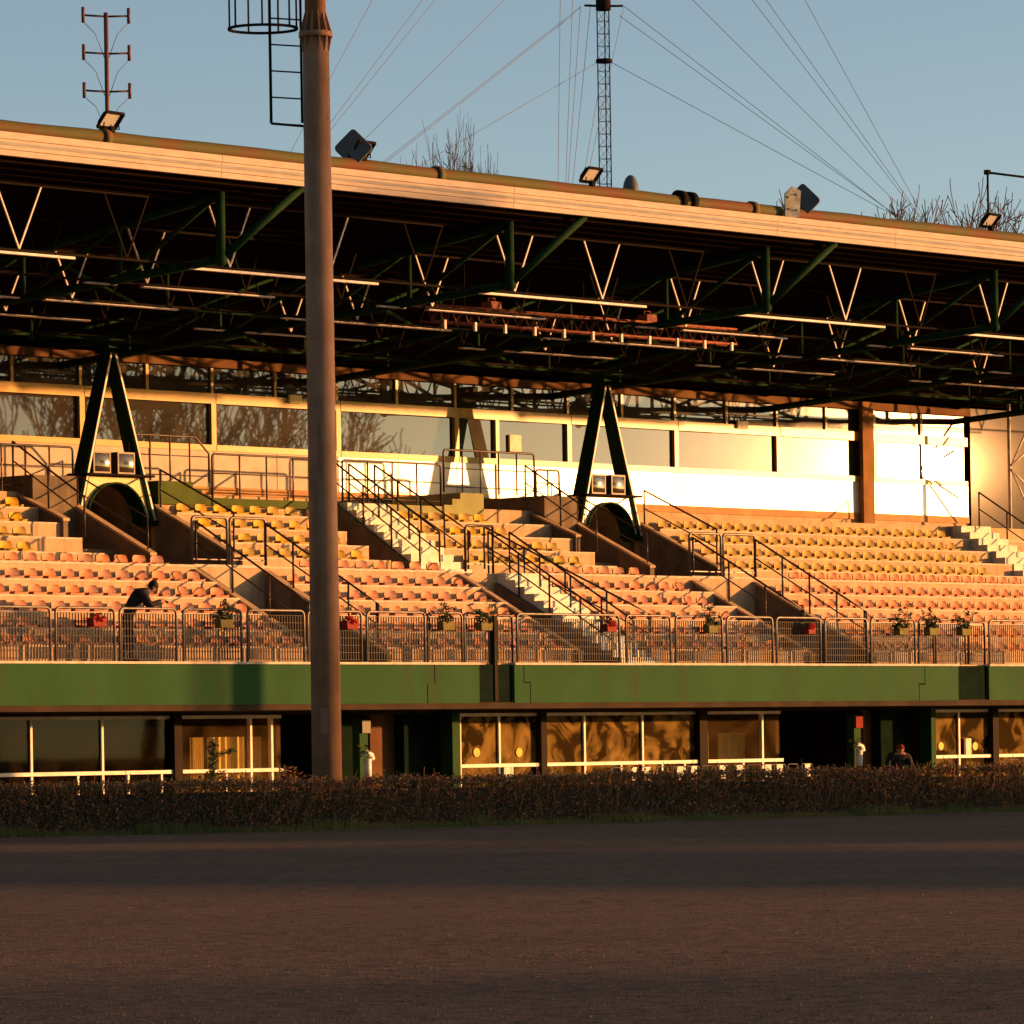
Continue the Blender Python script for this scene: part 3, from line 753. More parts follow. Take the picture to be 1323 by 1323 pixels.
for k in range(1, 11):
    y = row_y(k)+.27; z = row_z(k)+.006
    if k <= 5: secs = [(XMIN, OPEN[0][0]-.1, 'left of the lower-left doorway', -1), (OPEN[0][1]+.1, LGAP-.15, 'right of the lower-left doorway', 1),
                       (LSTAIR[1]+.15, OPEN[1][0]-.15, 'right of the lower stair', 1), (OPEN[1][1]+.15, XMAX-.6, 'right of the lower-right doorway', 1)]
    elif k == 6: secs = [(XMIN, OPEN[0][0]-.5, 'left of the left gate hoops', -1), (OPEN[0][1]+1.2, LGAP+.3, 'right of the left gate hoops', 1),
                         (LSTAIR[1]+.4, OPEN[1][0]-.9, 'right of the lower stair head', 1), (OPEN[1][1]+1.5, XMAX-.6, 'right of the right gate hoops', 1)]
    else: secs = [(XMIN, SIDE[0][0]-.35-(.5*(10-k)), 'left of the left A-frame', -1), (VOM[0][1]+.4, UGAP-.05, 'right of the left A-frame', 1),
                  (USTAIR[1]+.15, SIDE[1][0]-(.9 if k < 9 else 1.8), 'right of the upper stair', 1), (VOM[1][1]+.4, ESTAIR[0]-.3-(.35*(10-k)), 'right of the right A-frame', 1)]
    for (a, b, where, dr), PITCH in zip(secs, (.503, .565, .520, .487)):
        n = int((b-a)/PITCH); cnt = 0
        for i in range(n):
            x = (a+.25+i*PITCH) if dr > 0 else (b-.25-i*PITCH)
            cnt += 1
            d = (Vector((x, y, z))-CAM); u = d.dot(RIGHT)/d.dot(FWD)*FPX
            if abs(u) > 690: continue
            cand.append((d.dot(FWD), x, y, z, k, where, cnt))
# every seat of a kind would be past three hundred: the nearest three hundred stand alone
cand.sort(); near, far = cand[:300], cand[300:]
rng = random.Random(3)
for _, x, y, z, k, where, cnt in near:
    col = 'salmon' if k <= 6 else 'yellow'
    o = bpy.data.objects.new('stadium_seat', SEATS[col]); COL.objects.link(o); o.location = (x, y+rng.uniform(-.01, .01), z); o.rotation_euler.z = rng.uniform(-.06, .06)
    tag(o, '%s plastic seat, %s %s, %s' % (col, ordinal(cnt), where, ROWN[k]), 'stadium seat', 'plastic seats of the grandstand')
for col in ('salmon', 'yellow'):
    src = SEATS[col]; b = MB(); sv = [v.co.copy() for v in src.vertices]; sf = [tuple(p.vertices) for p in src.polygons]; ss = [p.use_smooth for p in src.polygons]
    for _, x, y, z, k, where, cnt in far:
        if (k <= 6) != (col == 'salmon'): continue
        i = len(b.v); b.v += [(v.x+x, v.y+y, v.z+z) for v in sv]; b.f += [tuple(i+q for q in f) for f in sf]; b.s += ss
    o = b.build('stadium_seats', 'seat_pink' if col == 'salmon' else 'seat_yellow')
    tag(o, ('salmon' if col == 'salmon' else 'yellow')+' seats filling the far right rows of the terrace', 'stadium seats', 'plastic seats of the grandstand', 'stuff')

# ------------------------------------------------------------------ front railing
def fx(x, y=830): return atY(x, y, -.02).x
def barrier(x0, x1, label, h=1.04, dark=False, name='railing_panel'):
    a, b = fx(x0), fx(x1); Y = -.02; z0 = ZB1+.012; zt = z0+h
    root = thing(name, label, 'railing', ((a+b)/2, Y, z0), 'railing panels along the balcony front')
    t = MB(); path = [(a, Y, z0)]+rounded((a, Y, z0), (a, Y, zt), (b, Y, zt), .12)+rounded((a, Y, zt), (b, Y, zt), (b, Y, z0), .12)+[(b, Y, z0)]
    t.tube(path, .027, 8); t.build('frame', 'rail_dark' if dark else 'rail_galv', root)
    t = MB(); n = max(2, int((b-a-.06)/.070))
    for i in range(1, n):
        x = a+(b-a)*i/n; t.beam((x, Y+.02, z0+.05), (x, Y+.02, zt-.10), .018, .020)
    for i in range(7):
        z = z0+.05+(h-.15)*i/6; t.beam((a, Y, z), (b, Y, z), .009, .011)
    t.build('mesh', 'rail_mesh', root)
    return root
PAN = [(-85, -12, 'at the left edge of the balcony'), (-6, 65, 'leftmost in the picture, cut by its edge'), (72, 148, 'between the leftmost panel and the leaning man, holding a red box'),
       (155, 228, 'the man in black leans on'), (237, 312, 'right of the leaning man, with a yellow planter'), (320, 393, 'just left of the tall light pole'),
       (398, 467, 'just right of the tall light pole, with a red box'), (474, 549, 'second right of the tall light pole, without flowers'), (553, 597, 'narrow, with the left of two yellow planters'), (600, 632, 'narrow, just left of the left balcony recess'),
       (668, 800, 'longest, at the foot of the lower stair'), (809, 866, 'right of the long panel by the stair foot'), (873, 933, 'holding one yellow planter, left of the right doorway'), (939, 998, 'left half of the right doorway, bare'),
       (1003, 1060, 'at the right doorway, holding a red box'), (1066, 1120, 'right of the red box by the right doorway'), (1125, 1182, 'with the tallest plant on its yellow planter'), (1187, 1206, 'narrowest, behind a yellow planter'), (1209, 1247, 'just left of the right balcony recess'),
       (1278, 1330, 'rightmost, cut by the picture edge'), (1336, 1390, 'past the right edge')]
for x0, x1, w in PAN: barrier(x0, x1, 'galvanised mesh railing panel '+w)
for x0, x1, w in ((641, 662, 'left'), (1251, 1272, 'right')):
    barrier(x0, x1, 'narrow dark barred gate above the %s balcony recess' % w, 1.0, True, 'balcony_gate')['category'] = 'gate'
t = MB(); t.box(fx(634.5), fx(638.5), -.12, .06, ZB1-.8, ZB1+1.0); o = t.build('gate_post', 'column_dark'); tag(o, 'thick black post beside the left balcony gate', 'post')

# ------------------------------------------------------------------ handrails
def handrail(label, path, post_idx, low=.45, r=.024, material='rail_dark', drop=.95, group='stair and landing handrails', extra=None):
    """path: points of the top rail; posts reach down from the named path points"""
    path = [Vector(p) for p in path]; c = sum(path, Vector())/len(path)
    root = thing('handrail', label, 'handrail', (c.x, c.y, min(p.z for p in path)-drop), group)
    t = MB(); t.tube(path, r, 8); t.build('top_rail', material, root)
    if low:
        t = MB(); lowp = [p-Vector((0, 0, low)) for p in path]; t.tube(lowp, r*.7, 6); t.build('middle_rail', material, root)
    for p in post_idx:
        p = Vector(p); t = MB(); t.tube([p, p-Vector((0, 0, drop))], r*.95, 8); t.build('post', material, root)
    return root
def slope_rail(label, x, ya, za, yb, zb, n, h=.95, low=.45, hook=True, material='rail_dark', r=.024):
    """sloping rail at X=x from (ya,za) low to (yb,zb) high: za, zb are the floor heights"""
    pts = [Vector((x, ya+(yb-ya)*k/8, za+(zb-za)*k/8+h)) for k in range(9)]
    if hook: pts = [Vector((x, ya-.02, za+h-.42))]+rounded((x, ya-.02, za+h-.42), (x, ya-.08, za+h-.03), pts[0], .1, 3)+pts
    posts = [Vector((x, ya+(yb-ya)*k/(n-1), za+(zb-za)*k/(n-1)+h)) for k in range(n)]
    root = thing('handrail', label, 'handrail', (x, (ya+yb)/2, za), 'stair and landing handrails')
    t = MB(); t.tube(pts, r, 8); t.build('top_rail', material, root)
    if low:
        t = MB(); t.tube([Vector((x, ya, za+h-low)), Vector((x, yb, zb+h-low))], r*.7, 6)
        t.build('middle_rail', material, root)
    for p in posts:
        t = MB(); t.tube([p, p-Vector((0, 0, h+.02))], r*.95, 8); t.build('post', material, root)
    return root
# lower openings
for (a, b), nm in zip(OPEN, ('left', 'right')):
    slope_rail('dark sloping handrail on the near parapet of the lower-%s doorway' % nm, a+.08, 1.3, ZB1+.35, YA0, ZA, 4)
    slope_rail('dark sloping handrail on the far parapet of the lower-%s doorway' % nm, b-.08, 1.3, ZB1+.35, YA0, ZA, 5)
    # two hoops closing the aisle over the opening
    for j, (p, q) in enumerate(((a+.02, (a+b)/2-.06), ((a+b)/2+.02, b-.04))):
        root = thing('gate_hoop', '%s rounded steel hoop on the aisle over the lower-%s doorway' % (('left-hand', 'right-hand')[j], nm), 'barrier', ((p+q)/2, YA0+.1, ZA+.04), 'steel hoops on the cross aisle')
        t = MB(); zt = ZA+1.06; Y = YA0+.06
        t.tube([(p, Y, ZA+.03)]+rounded((p, Y, ZA), (p, Y, zt), (q, Y, zt), .1)+rounded((p, Y, zt), (q, Y, zt), (q, Y, ZA), .1)+[(q, Y, ZA+.03)], .03, 8); t.build('hoop', 'rail_galv', root)
        t = MB(); t.beam((p, Y, ZA+.16), (q, Y, ZA+.16), .02, .02); t.build('foot_bar', 'rail_dark', root)
# lower stair
slope_rail('dark handrail on the near side of the pale lower stair', LSTAIR[0]+.05, 1.1, ZB1+.05, YA0+.2, ZA, 5, hook=False)
slope_rail('second dark handrail down the middle of the pale lower stair', LSTAIR[0]+.75, 1.1, ZB1+.05, YA0+.2, ZA, 5, hook=False)
slope_rail('dark handrail on the far side of the pale lower stair', LSTAIR[1]+.05, 1.2, ZB1+.2, YA0+1.6, ZA+.2, 5)
root = thing('gate_hoop', 'single steel hoop at the head of the pale lower stair', 'barrier', (LSTAIR[0]-.6, YA0+.1, ZA+.04), 'steel hoops on the cross aisle')
t = MB(); zt = ZA+1.06; Y = YA0+.06; p, q = LSTAIR[0]-.85, LSTAIR[0]+.05
t.tube([(p, Y, ZA+.03)]+rounded((p, Y, ZA), (p, Y, zt), (q, Y, zt), .12)+[(q, Y, zt)], .03, 8); t.tube([(q, Y, zt), (q, Y, ZA)], .03, 8); t.build('hoop', 'rail_dark', root)
t = MB(); t.beam((p, Y, ZA+.2), (q, Y, ZA+.2), .02, .02); t.build('foot_bar', 'rail_dark', root)
# upper stair
slope_rail('dark handrail on the near side of the pale upper stair', USTAIR[0]+.05, 7.0, ZA+.1, YL, ZL, 4, hook=False)
slope_rail('dark handrail down the middle of the pale upper stair', USTAIR[0]+.70, 7.0, ZA+.1, YL+.2, ZL, 4, hook=False)
slope_rail('dark handrail with a looped foot on the far side of the upper stair', USTAIR[1]+.05, 6.9, ZA+.15, YL+.2, ZL, 5)
slope_rail('handrail of the end stair under the sun glare', ESTAIR[1]-.05, 6.9, ZA+.1, YL, ZL, 4, hook=False)
# gangways below the A-frames
for (a, b), (c, d), nm in zip(VOM, SIDE, ('left', 'right')):
    slope_rail('thin handrail on the near parapet under the %s A-frame' % nm, a+.07, 7.15, ZA+.42, 9.4, ZA+1.45, 2, h=.75, low=.36, hook=False, r=.02)
    slope_rail('handrail on the far parapet right of the %s A-frame' % nm, b+.09, 7.1, ZA+.42, 9.45, ZA+1.48, 2, h=.92, low=.45, hook=False)
    slope_rail('rail on the parapet seen through the arch of the %s A-frame' % nm, b+.07, 9.9, ZA+1.75, 11.4, ZA+2.3, 2, h=.45, low=0, hook=False, r=.018)
    slope_rail('dark handrail of the side flight left of the %s A-frame' % nm, c-.05, 7.6, ZA+.75, 9.9, ZL2-.1, 3, h=.85, low=.42, hook=False)
# landing rails
def landing_rail(label, x0, x1, zf, n, lean=0, y=9.66, h=1.02):
    a, b = atY(x0, 600, y).x, atY(x1, 600, y).x
    P = [Vector((a, y, zf))]+rounded((a, y, zf), (a, y, zf+h), (b, y, zf+h), .1)
    if lean: P += [Vector((b-lean, y, zf+h)), Vector((b, y, zf+h-.36)), Vector((b, y, zf))]
    else: P += rounded((a, y, zf+h), (b, y, zf+h), (b, y, zf), .1)+[Vector((b, y, zf))]
    root = thing('handrail', label, 'handrail', ((a+b)/2, y, zf), 'stair and landing handrails')
    t = MB(); t.tube(P, .026, 8); t.build('top_rail', 'rail_dark', root)
    t = MB()
    for z in (zf+.14, zf+.58): t.tube([(a, y, z), (b, y, z)], .015, 6)
    t.build('middle_rail', 'rail_dark', root)
    for j in range(1, n):
        x = a+(b-a)*j/n; t = MB(); t.tube([(x, y-.01, zf), (x, y-.01, zf+h)], .022, 8); t.build('post', 'rail_galv', root)
    return root
landing_rail('landing railing with a slanted end just right of the left A-frame', 168, 270, ZL2, 4, lean=.42)
landing_rail('landing railing on the lower landing left of the light pole', 274, 412, ZL, 4)
landing_rail('landing railing at the head of the upper stair, on the lower landing', 442, 569, ZL, 4)
landing_rail('landing railing on the raised block with a small shelf on top', 573, 690, ZL2, 5)
landing_rail('short landing railing against the left leg of the right A-frame', 692, 722, ZL+.1, 2, h=.9)
landing_rail('landing railing left of the left A-frame', -30, 94, ZL, 4)

# ------------------------------------------------------------------ televisions on the A-frame shelves
def television(x, y, z, rz, label):
    root = thing('television', label, 'television', (x, y, z), 'old box televisions on the A-frame shelves', rz)
    b = MB(); b.prism([(-.26, 0), (.26, 0), (.26, .50), (-.26, .50)], 'y', -.02, .20)
    b.prism([(-.17, .08), (.17, .08), (.17, .40), (-.17, .40)], 'y', .20, .42)
    b.build('casing', 'black_plastic', root, local=True, bevel=.015)
    f = MB(); f.box(-.26, .26, -.045, -.02, 0, .05); f.box(-.26, .26, -.045, -.02, .46, .5); f.box(-.26, -.225, -.045, -.02, .05, .46); f.box(.225, .26, -.045, -.02, .05, .46)
    f.build('bezel', 'tv_frame', root, local=True)
    s = MB(); n = 8
    for i in range(n+1):
        for j in range(n+1):
            u, v = -1+2*i/n, -1+2*j/n
            s.v.append((.225*u, -.052+.022*(u*u+v*v)/2, .255+.205*v))
    for i in range(n):
        for j in range(n):
            a = i*(n+1)+j; s.f.append((a, a+n+1, a+n+2, a+1)); s.s.append(True)
    s.build('screen', 'screen', root, local=True)
for xc, nm in zip(XA, ('left', 'right')):
    television(xc-.42, YL-.18, 7.67, R(1), 'left box television on the shelf of the %s A-frame' % nm)
    television(xc+.30, YL-.18, 7.67, R(1), 'right box television on the shelf of the %s A-frame' % nm)

# ------------------------------------------------------------------ planters
def leaf_cloud(b, c, rad, n, size, rng, sq=(1, 1, 1)):
    for _ in range(n):
        while True:
            p = Vector((rng.uniform(-1, 1), rng.uniform(-1, 1), rng.uniform(-1, 1)))
            if p.length < 1: break
        p = Vector((p.x*sq[0], p.y*sq[1], p.z*sq[2]))*rad+Vector(c)
        d = Vector((rng.gauss(0, 1), rng.gauss(0, 1), rng.gauss(0, 1))).normalized(); e = d.orthogonal().normalized(); s = size*rng.uniform(.6, 1.4)
        b.quad(p-d*s, p+e*s*.35, p+d*s, p-e*s*.35)
prng = random.Random(11)
def planter(px, w, label, red=False, tall=1.0):
    y = -.16; x = fx(px); z = ZB1+.68
    root = thing('flower_box', label, 'flower box', (x, y, z), 'flower boxes hung on the balcony railing')
    t = MB(); hw = w/2; t.prism([(-hw*.9+x, z), (hw*.9+x, z), (hw+x, z+.17), (-hw+x, z+.17)], 'y', y-.10, y+.09); t.build('box', 'planter_red' if red else 'planter_yellow', root, bevel=.012)
    p = MB()
    if red:
        leaf_cloud(p, (x, y, z+.18), .22, 60, .05, prng, (w/.42, .55, .45)); p.build('plant', 'leaf_green', root)
        f = MB(); leaf_cloud(f, (x, y-.05, z+.17), .19, 130, .045, prng, (w/.40, .5, .5)); f.build('flowers', 'flower_red', root)
    else:
        leaf_cloud(p, (x, y, z+.23), .21*tall, int(130*tall), .06, prng, (w/.34, .6, .65))
        for _ in range(9):
            a = Vector((x+prng.uniform(-hw, hw), y, z+.14)); e = a+Vector((prng.uniform(-.25, .25), prng.uniform(-.1, .1), prng.uniform(.2, .45)*tall)); p.tube([a, e], .006, 4)
            leaf_cloud(p, e, .07, 10, .05, prng)
        p.build('plant', 'leaf_green', root)
planter(283, .36, 'yellow flower box on the railing right of the leaning man')
planter(570, .38, 'yellow flower box, left one of the pair by the left recess')
planter(619, .36, 'yellow flower box, right one of the pair by the left recess')
planter(912, .34, 'yellow flower box alone on the railing left of the right doorway')
planter(1158, .36, 'yellow flower box with the tallest plant on the right railing', tall=1.25)
planter(1197, .36, 'yellow flower box in the middle of the three on the right railing')
planter(1239, .36, 'yellow flower box next to the right balcony recess')
planter(119, .36, 'red flower box on the railing left of the leaning man', True)
planter(446, .36, 'red flower box next to the tall light pole', True)
planter(781, .34, 'red flower box in front of the pale lower stair', True)
planter(1039, .26, 'bright red flower box in front of the lower-right doorway', True)

# ------------------------------------------------------------------ people
def skin_mesh(name, verts, edges, root_i, sub=2):
    me = bpy.data.meshes.new(name); me.from_pydata([v[0] for v in verts], edges, []); me.update()
    o = bpy.data.objects.new(name, me); COL.objects.link(o)
    sk = o.modifiers.new('skin', 'SKIN'); sk.use_smooth_shade = True
    lay = me.skin_vertices[0] if me.skin_vertices else None
    if lay is None:
        bm = bmesh.new(); bm.from_mesh(me); bm.verts.layers.skin.verify(); bm.to_mesh(me); bm.free(); lay = me.skin_vertices[0]
    for i, v in enumerate(verts):
        r = v[1]; lay.data[i].radius = r if isinstance(r, tuple) else (r, r); lay.data[i].use_root = (i == root_i)
    s = o.modifiers.new('sub', 'SUBSURF'); s.levels = sub; s.render_levels = sub
    bpy.context.view_layer.update(); dg = bpy.context.evaluated_depsgraph_get()
    nm = bpy.data.meshes.new_from_object(o.evaluated_get(dg)); bpy.data.objects.remove(o)
    nm.name = name; nm.polygons.foreach_set('use_smooth', [True]*len(nm.polygons))
    return nm
def person(loc, face, pose, label, top, bottom, cap=None):
    """pose: joint positions in a frame where +x is the way the person faces, +y to their left"""
    root = thing('person', label, 'person', loc, None, face)
    J = pose; V = []; E = []
    def add(p, r): V.append((p, r)); return len(V)-1
    pel = add(J['pelvis'], (.15, .12)); waist = add(J['waist'], (.175, .14)); ch = add(J['chest'], (.205, .155)); nk0 = add(J['collar'], (.125, .10)); nk = add(J['neck'], .058)
    hd = add(J['head'], (.082, .095)); tp = add(J['crown'], (.072, .085)); E += [(pel, waist), (waist, ch), (ch, nk0), (nk0, nk), (nk, hd), (hd, tp)]
    hands = []
    for s in 'lr':
        h = add(J['hip'+s], .10); k = add(J['knee'+s], .072); a = add(J['ankle'+s], .052); f = add(J['toe'+s], (.045, .04)); E += [(pel, h), (h, k), (k, a), (a, f)]
        sh = add(J['shoulder'+s], .098); el = add(J['elbow'+s], .072); w = add(J['wrist'+s], .046); pm = add(J['palm'+s], (.042, .026)); E += [(nk0, sh), (sh, el), (el, w), (w, pm)]
        hands.append((J['wrist'+s], J['palm'+s]))
    me = skin_mesh('person_body', V, E, pel)
    # fingers and thumb, face: grown into the same mesh
    bm = bmesh.new(); bm.from_mesh(me)
    for w, pl in hands:
        w, pl = Vector(w), Vector(pl); d = (pl-w).normalized(); sd = d.cross(Vector((0, 0, 1)));
        sd = sd.normalized() if sd.length > .1 else Vector((0, 1, 0)); dn = d.cross(sd).normalized()
        if dn.z > 0: dn = -dn
        fb = MB()
        for j, L in enumerate((.068, .078, .074, .058)):
            b0 = pl+d*.01+sd*(-.030+.020*j); fb.tube([b0, b0+d*L*.5+dn*.004, b0+d*L*.85+dn*.024, b0+d*L+dn*.045], [.009, .0088, .008, .006], 6)
        b0 = pl-d*.02-sd*.036; fb.tube([b0, b0+d*.03-sd*.018, b0+d*.058-sd*.016+dn*.012], [.011, .010, .007], 6)
        tmp = bpy.data.meshes.new('t'); tmp.from_pydata(fb.v, [], fb.f); bm.from_mesh(tmp); bpy.data.meshes.remove(tmp)
    hv = Vector(J['head']); fz = (Vector(J['crown'])-hv).normalized(); fwd = Vector(J['look']).normalized(); sd = fz.cross(fwd).normalized()
    fb = MB()
    fb.tube([hv+fwd*.085+fz*.02, hv+fwd*.112-fz*.012], [.010, .015], 6)
    for s in (-1, 1):
        fb.ball(hv+fwd*.083+fz*.028+sd*.032*s, .012, 6, 4); fb.ball(hv+sd*.086*s-fwd*.005+fz*.0, .026, 6, 4, (.6, .5, 1))
    fb.tube([hv+fwd*.088-fz*.045-sd*.022, hv+fwd*.093-fz*.045, hv+fwd*.088-fz*.045+sd*.022], .006, 5)
    tmp = bpy.data.meshes.new('t'); tmp.from_pydata(fb.v, [], fb.f); bm.from_mesh(tmp); bpy.data.meshes.remove(tmp)
    bm.to_mesh(me); bm.free()
    for mm in ('skin', top, bottom, 'black_plastic'): me.materials.append(M[mm])
    nkv = Vector(J['neck']); hipz = J['pelvis'][2]+.02; chv = Vector(J['chest'])
    wr = [Vector(w) for w, _ in hands]
    for p in me.polygons:
        c = p.center; mi = 1
        if (c-hv).length < .165 and (c-nkv).dot((hv-nkv).normalized()) > .0: mi = 0
        elif any((c-w).length < .13 and (c-w).dot((Vector(pl)-w).normalized()) > .0 for (w0, pl), w in zip(hands, wr)): mi = 0
        elif c.z < .09: mi = 3
        elif c.z < hipz-.10: mi = 2
        p.material_index = mi
    body = bpy.data.objects.new('body', me); COL.objects.link(body); body.parent = root
    hb = MB(); hb.ball((0, 0, 0), .108, 14, 9, (1, .93, 1.0)); hv2 = hv+fz*.035-fwd*.018
    hb.v = [tuple(hv2+Vector(v)) for v in hb.v]
    keep = [f for f in hb.f if not all((Vector(hb.v[i])-hv2).dot(fz) < .02 and (Vector(hb.v[i])-hv2).dot(fwd) > -.02 for i in f)]
    hb.f = keep; hb.s = [True]*len(keep)
    if cap:
        hb.prism([(hv2.x+.05, hv2.y-.07), (hv2.x+.19, hv2.y-.05), (hv2.x+.19, hv2.y+.05), (hv2.x+.05, hv2.y+.07)], 'z', hv2.z+.015, hv2.z+.028)
    hb.build('cap' if cap else 'hair', cap or 'hair', root, local=True)
    return root
lean = dict(pelvis=(-.10, 0, .93), waist=(-.02, 0, 1.10), chest=(.10, 0, 1.29), collar=(.25, 0, 1.39), neck=(.33, 0, 1.42), head=(.42, 0, 1.47), crown=(.47, 0, 1.55), look=(.85, 0, -.5),
            hipl=(-.10, .09, .88), hipr=(-.10, -.09, .88), kneel=(-.10, .11, .47), kneer=(-.02, -.11, .47), anklel=(-.20, .12, .07), ankler=(-.04, -.12, .07), toel=(-.03, .13, .035), toer=(.13, -.13, .035),
            shoulderl=(.19, .20, 1.36), shoulderr=(.19, -.20, 1.36), elbowl=(.34, .25, 1.12), elbowr=(.34, -.25, 1.12), wristl=(.55, .13, 1.18), wristr=(.55, -.12, 1.20), palml=(.63, .10, 1.19), palmr=(.63, -.08, 1.21))
mp = atY(166, 857, .55)
person((mp.x, .42, ZB1), R(-38), lean, 'man in black clothes leaning forward on the balcony railing with folded forearms', 'cloth_black', 'cloth_navy')
stand = dict(pelvis=(-.06, 0, .80), waist=(-.02, 0, .92), chest=(.07, 0, 1.07), collar=(.13, 0, 1.17), neck=(.17, 0, 1.21), head=(.22, 0, 1.285), crown=(.24, 0, 1.37), look=(1, 0, -.25),
             hipl=(-.06, .10, .76), hipr=(-.06, -.10, .76), kneel=(.06, .12, .43), kneer=(.06, -.12, .43), anklel=(-.03, .12, .07), ankler=(-.02, -.12, .07), toel=(.14, .14, .035), toer=(.15, -.14, .035),
             shoulderl=(.08, .22, 1.14), shoulderr=(.08, -.22, 1.14), elbowl=(.10, .30, .88), elbowr=(.10, -.30, .88), wristl=(.30, .22, .80), wristr=(.30, -.22, .80), palml=(.38, .20, .80), palmr=(.38, -.20, .80))
pp = atY(1160, 985, 1.4)
person((pp.x, 1.4, 0.0), R(-125), stand, 'person in a dark jacket and red cap standing in the shaded passage', 'cloth_black', 'cloth_navy', 'cap_red')

# ------------------------------------------------------------------ things on the roof edge
def floodlight(x, label, rz=0):
    root = thing('floodlight', label, 'floodlight', (x, YF+.34, ZF+.70), 'small floodlights on the roof edge', rz)
    b = MB(); b.box(-.05, .05, -.05, .05, -.02, .10); b.tube([(-.20, 0, .16), (-.22, 0, .06), (.22, 0, .06), (.20, 0, .16)], .015, 6); b.build('bracket', 'steel_dark', root, local=True)
    h = MB(); c, s = math.cos(R(-48)), math.sin(R(-48))
    def rot(p): return (p[0], p[1]*c-p[2]*s, p[1]*s+p[2]*c+.17)
    i = len(h.v); h.v += [rot(p) for p in ((-.25, -.20, .04), (.25, -.20, .04), (.25, .16, .04), (-.25, .16, .04), (-.17, -.12, .16), (.17, -.12, .16), (.17, .10, .16), (-.17, .10, .16))]
    for q in ((4, 5, 6, 7), (0, 1, 5, 4), (1, 2, 6, 5), (2, 3, 7, 6), (3, 0, 4, 7)): h.f.append(q); h.s.append(False)
    # deep visor rim
    for a, b2 in ((0, 1), (1, 2), (2, 3), (3, 0)):
        pa, pb = Vector(h.v[a]), Vector(h.v[b2]); h.beam(pa, pb, .03, .05)
    h.build('housing', 'steel_dark', root, local=True)
    g2 = MB(); g2.quad(rot((-.2, -.16, .055)), rot((-.2, .12, .055)), rot((.2, .12, .055)), rot((.2, -.16, .055))); g2.build('lens', 'lamp_glass', root, local=True)
def rx(x, y): return atY(x, y, YF+.34).x
floodlight(rx(144, 172), 'small floodlight on the roof edge at the foot of the dipole antenna', R(6))
floodlight(rx(470, 210), 'small floodlight on the roof edge next to the diamond panel by the pole', R(6))
floodlight(rx(765, 243), 'small floodlight on the roof edge in front of the tall lattice mast', R(6))
floodlight(rx(1281, 300), 'small floodlight on the roof edge at the far right, below the hooked post', R(6))
def diamond(x, y, label, rz, material):
    p = atY(x, y, YF+.5)
    root = thing('panel_antenna', label, 'antenna', (p.x, YF+.5, ZF+.56), 'diamond panels on the roof edge')
    t = MB(); t.tube([(p.x, YF+.5, ZF+.6), (p.x, YF+.5, p.z-.2)], .05, 8); t.tube([(p.x-.12, YF+.5, ZF+.74), (p.x+.12, YF+.5, ZF+.74)], .11, 10); t.build('bracket', 'steel_dark', root)
    b = MB(); r = .40; pts = []
    for k in range(4):
        a = math.pi/2*k; c = Vector((math.cos(a)*r, math.sin(a)*r))
        nx = Vector((math.cos(a+math.pi/2)*r, math.sin(a+math.pi/2)*r)); pv = Vector((math.cos(a-math.pi/2)*r, math.sin(a-math.pi/2)*r))
        for tt in (0, .25, .5, .75, 1):
            q0 = c+(pv-c)*.16; q1 = c+(nx-c)*.16; q = q0*(1-tt)**2+c*(2*tt*(1-tt))+q1*tt*tt; pts.append((q.x, q.y))
    b.prism(pts, 'y', -.07, .07)
    co, si = math.cos(rz), math.sin(rz)
    b.v = [(p.x+v[0]*co-v[1]*si, YF+.4+v[0]*si+v[1]*co, p.z+v[2]) for v in b.v]
    b.build('panel', material, root, bevel=.02)
    return root
M['panel_grey'] = mat('panel_grey', (.085, .095, .10), None, .5, 3)
M['panel_metal'] = mat('panel_metal', (.45, .38, .25), (.25, .2, .14), .35, 5, metallic=.6)
diamond(452, 192, 'dark grey diamond panel antenna on the roof edge beside the light pole', R(-47), 'panel_grey')
dm = diamond(1033, 260, 'diamond panel antenna with a bright metal mount on the right roof edge', R(-55), 'panel_grey')
p = atY(1024, 262, YF+.1); b = MB(); c_, s_ = math.cos(R(-22)), math.sin(R(-22))
b.prism([(-.19, -.34), (.17, -.30), (.21, .26), (.02, .36), (-.17, .20)], 'y', -.03, .03)
for (u, v) in ((-.1, .12), (.1, .18), (-.08, -.14), (.1, -.16)): b.tube([(u, -.03, v), (u, -.07, v)], .025, 6)
b.v = [(p.x+v[0]*c_-v[1]*s_, YF+.12+v[0]*s_+v[1]*c_, p.z+v[2]) for v in b.v]; b.build('mount', 'panel_metal', dm)
p = atY(815, 250, YF+.5)
t = MB(); t.ball((p.x, YF+.5, ZF+.70), .34, 14, 9, (.50, .50, 1.0)); o = t.build('dome_antenna', 'panel_grey'); tag(o, 'dark upright oval dome on the roof edge right of the mast', 'antenna')
t = MB(); p = atY(886, 258, YF+.4); t.tube([(p.x-.26, YF+.42, ZF+.62), (p.x-.10, YF+.42, ZF+.62)], .20, 12); t.tube([(p.x+.08, YF+.42, ZF+.61), (p.x+.24, YF+.42, ZF+.61)], .20, 12); t.tube([(p.x-.26, YF+.42, ZF+.60), (p.x+.24, YF+.42, ZF+.60)], .15, 12)
o = t.build('pipe_coupling', 'steel_dark'); tag(o, 'pair of dark round collars clamped on the gutter pipe', 'pipe coupling')
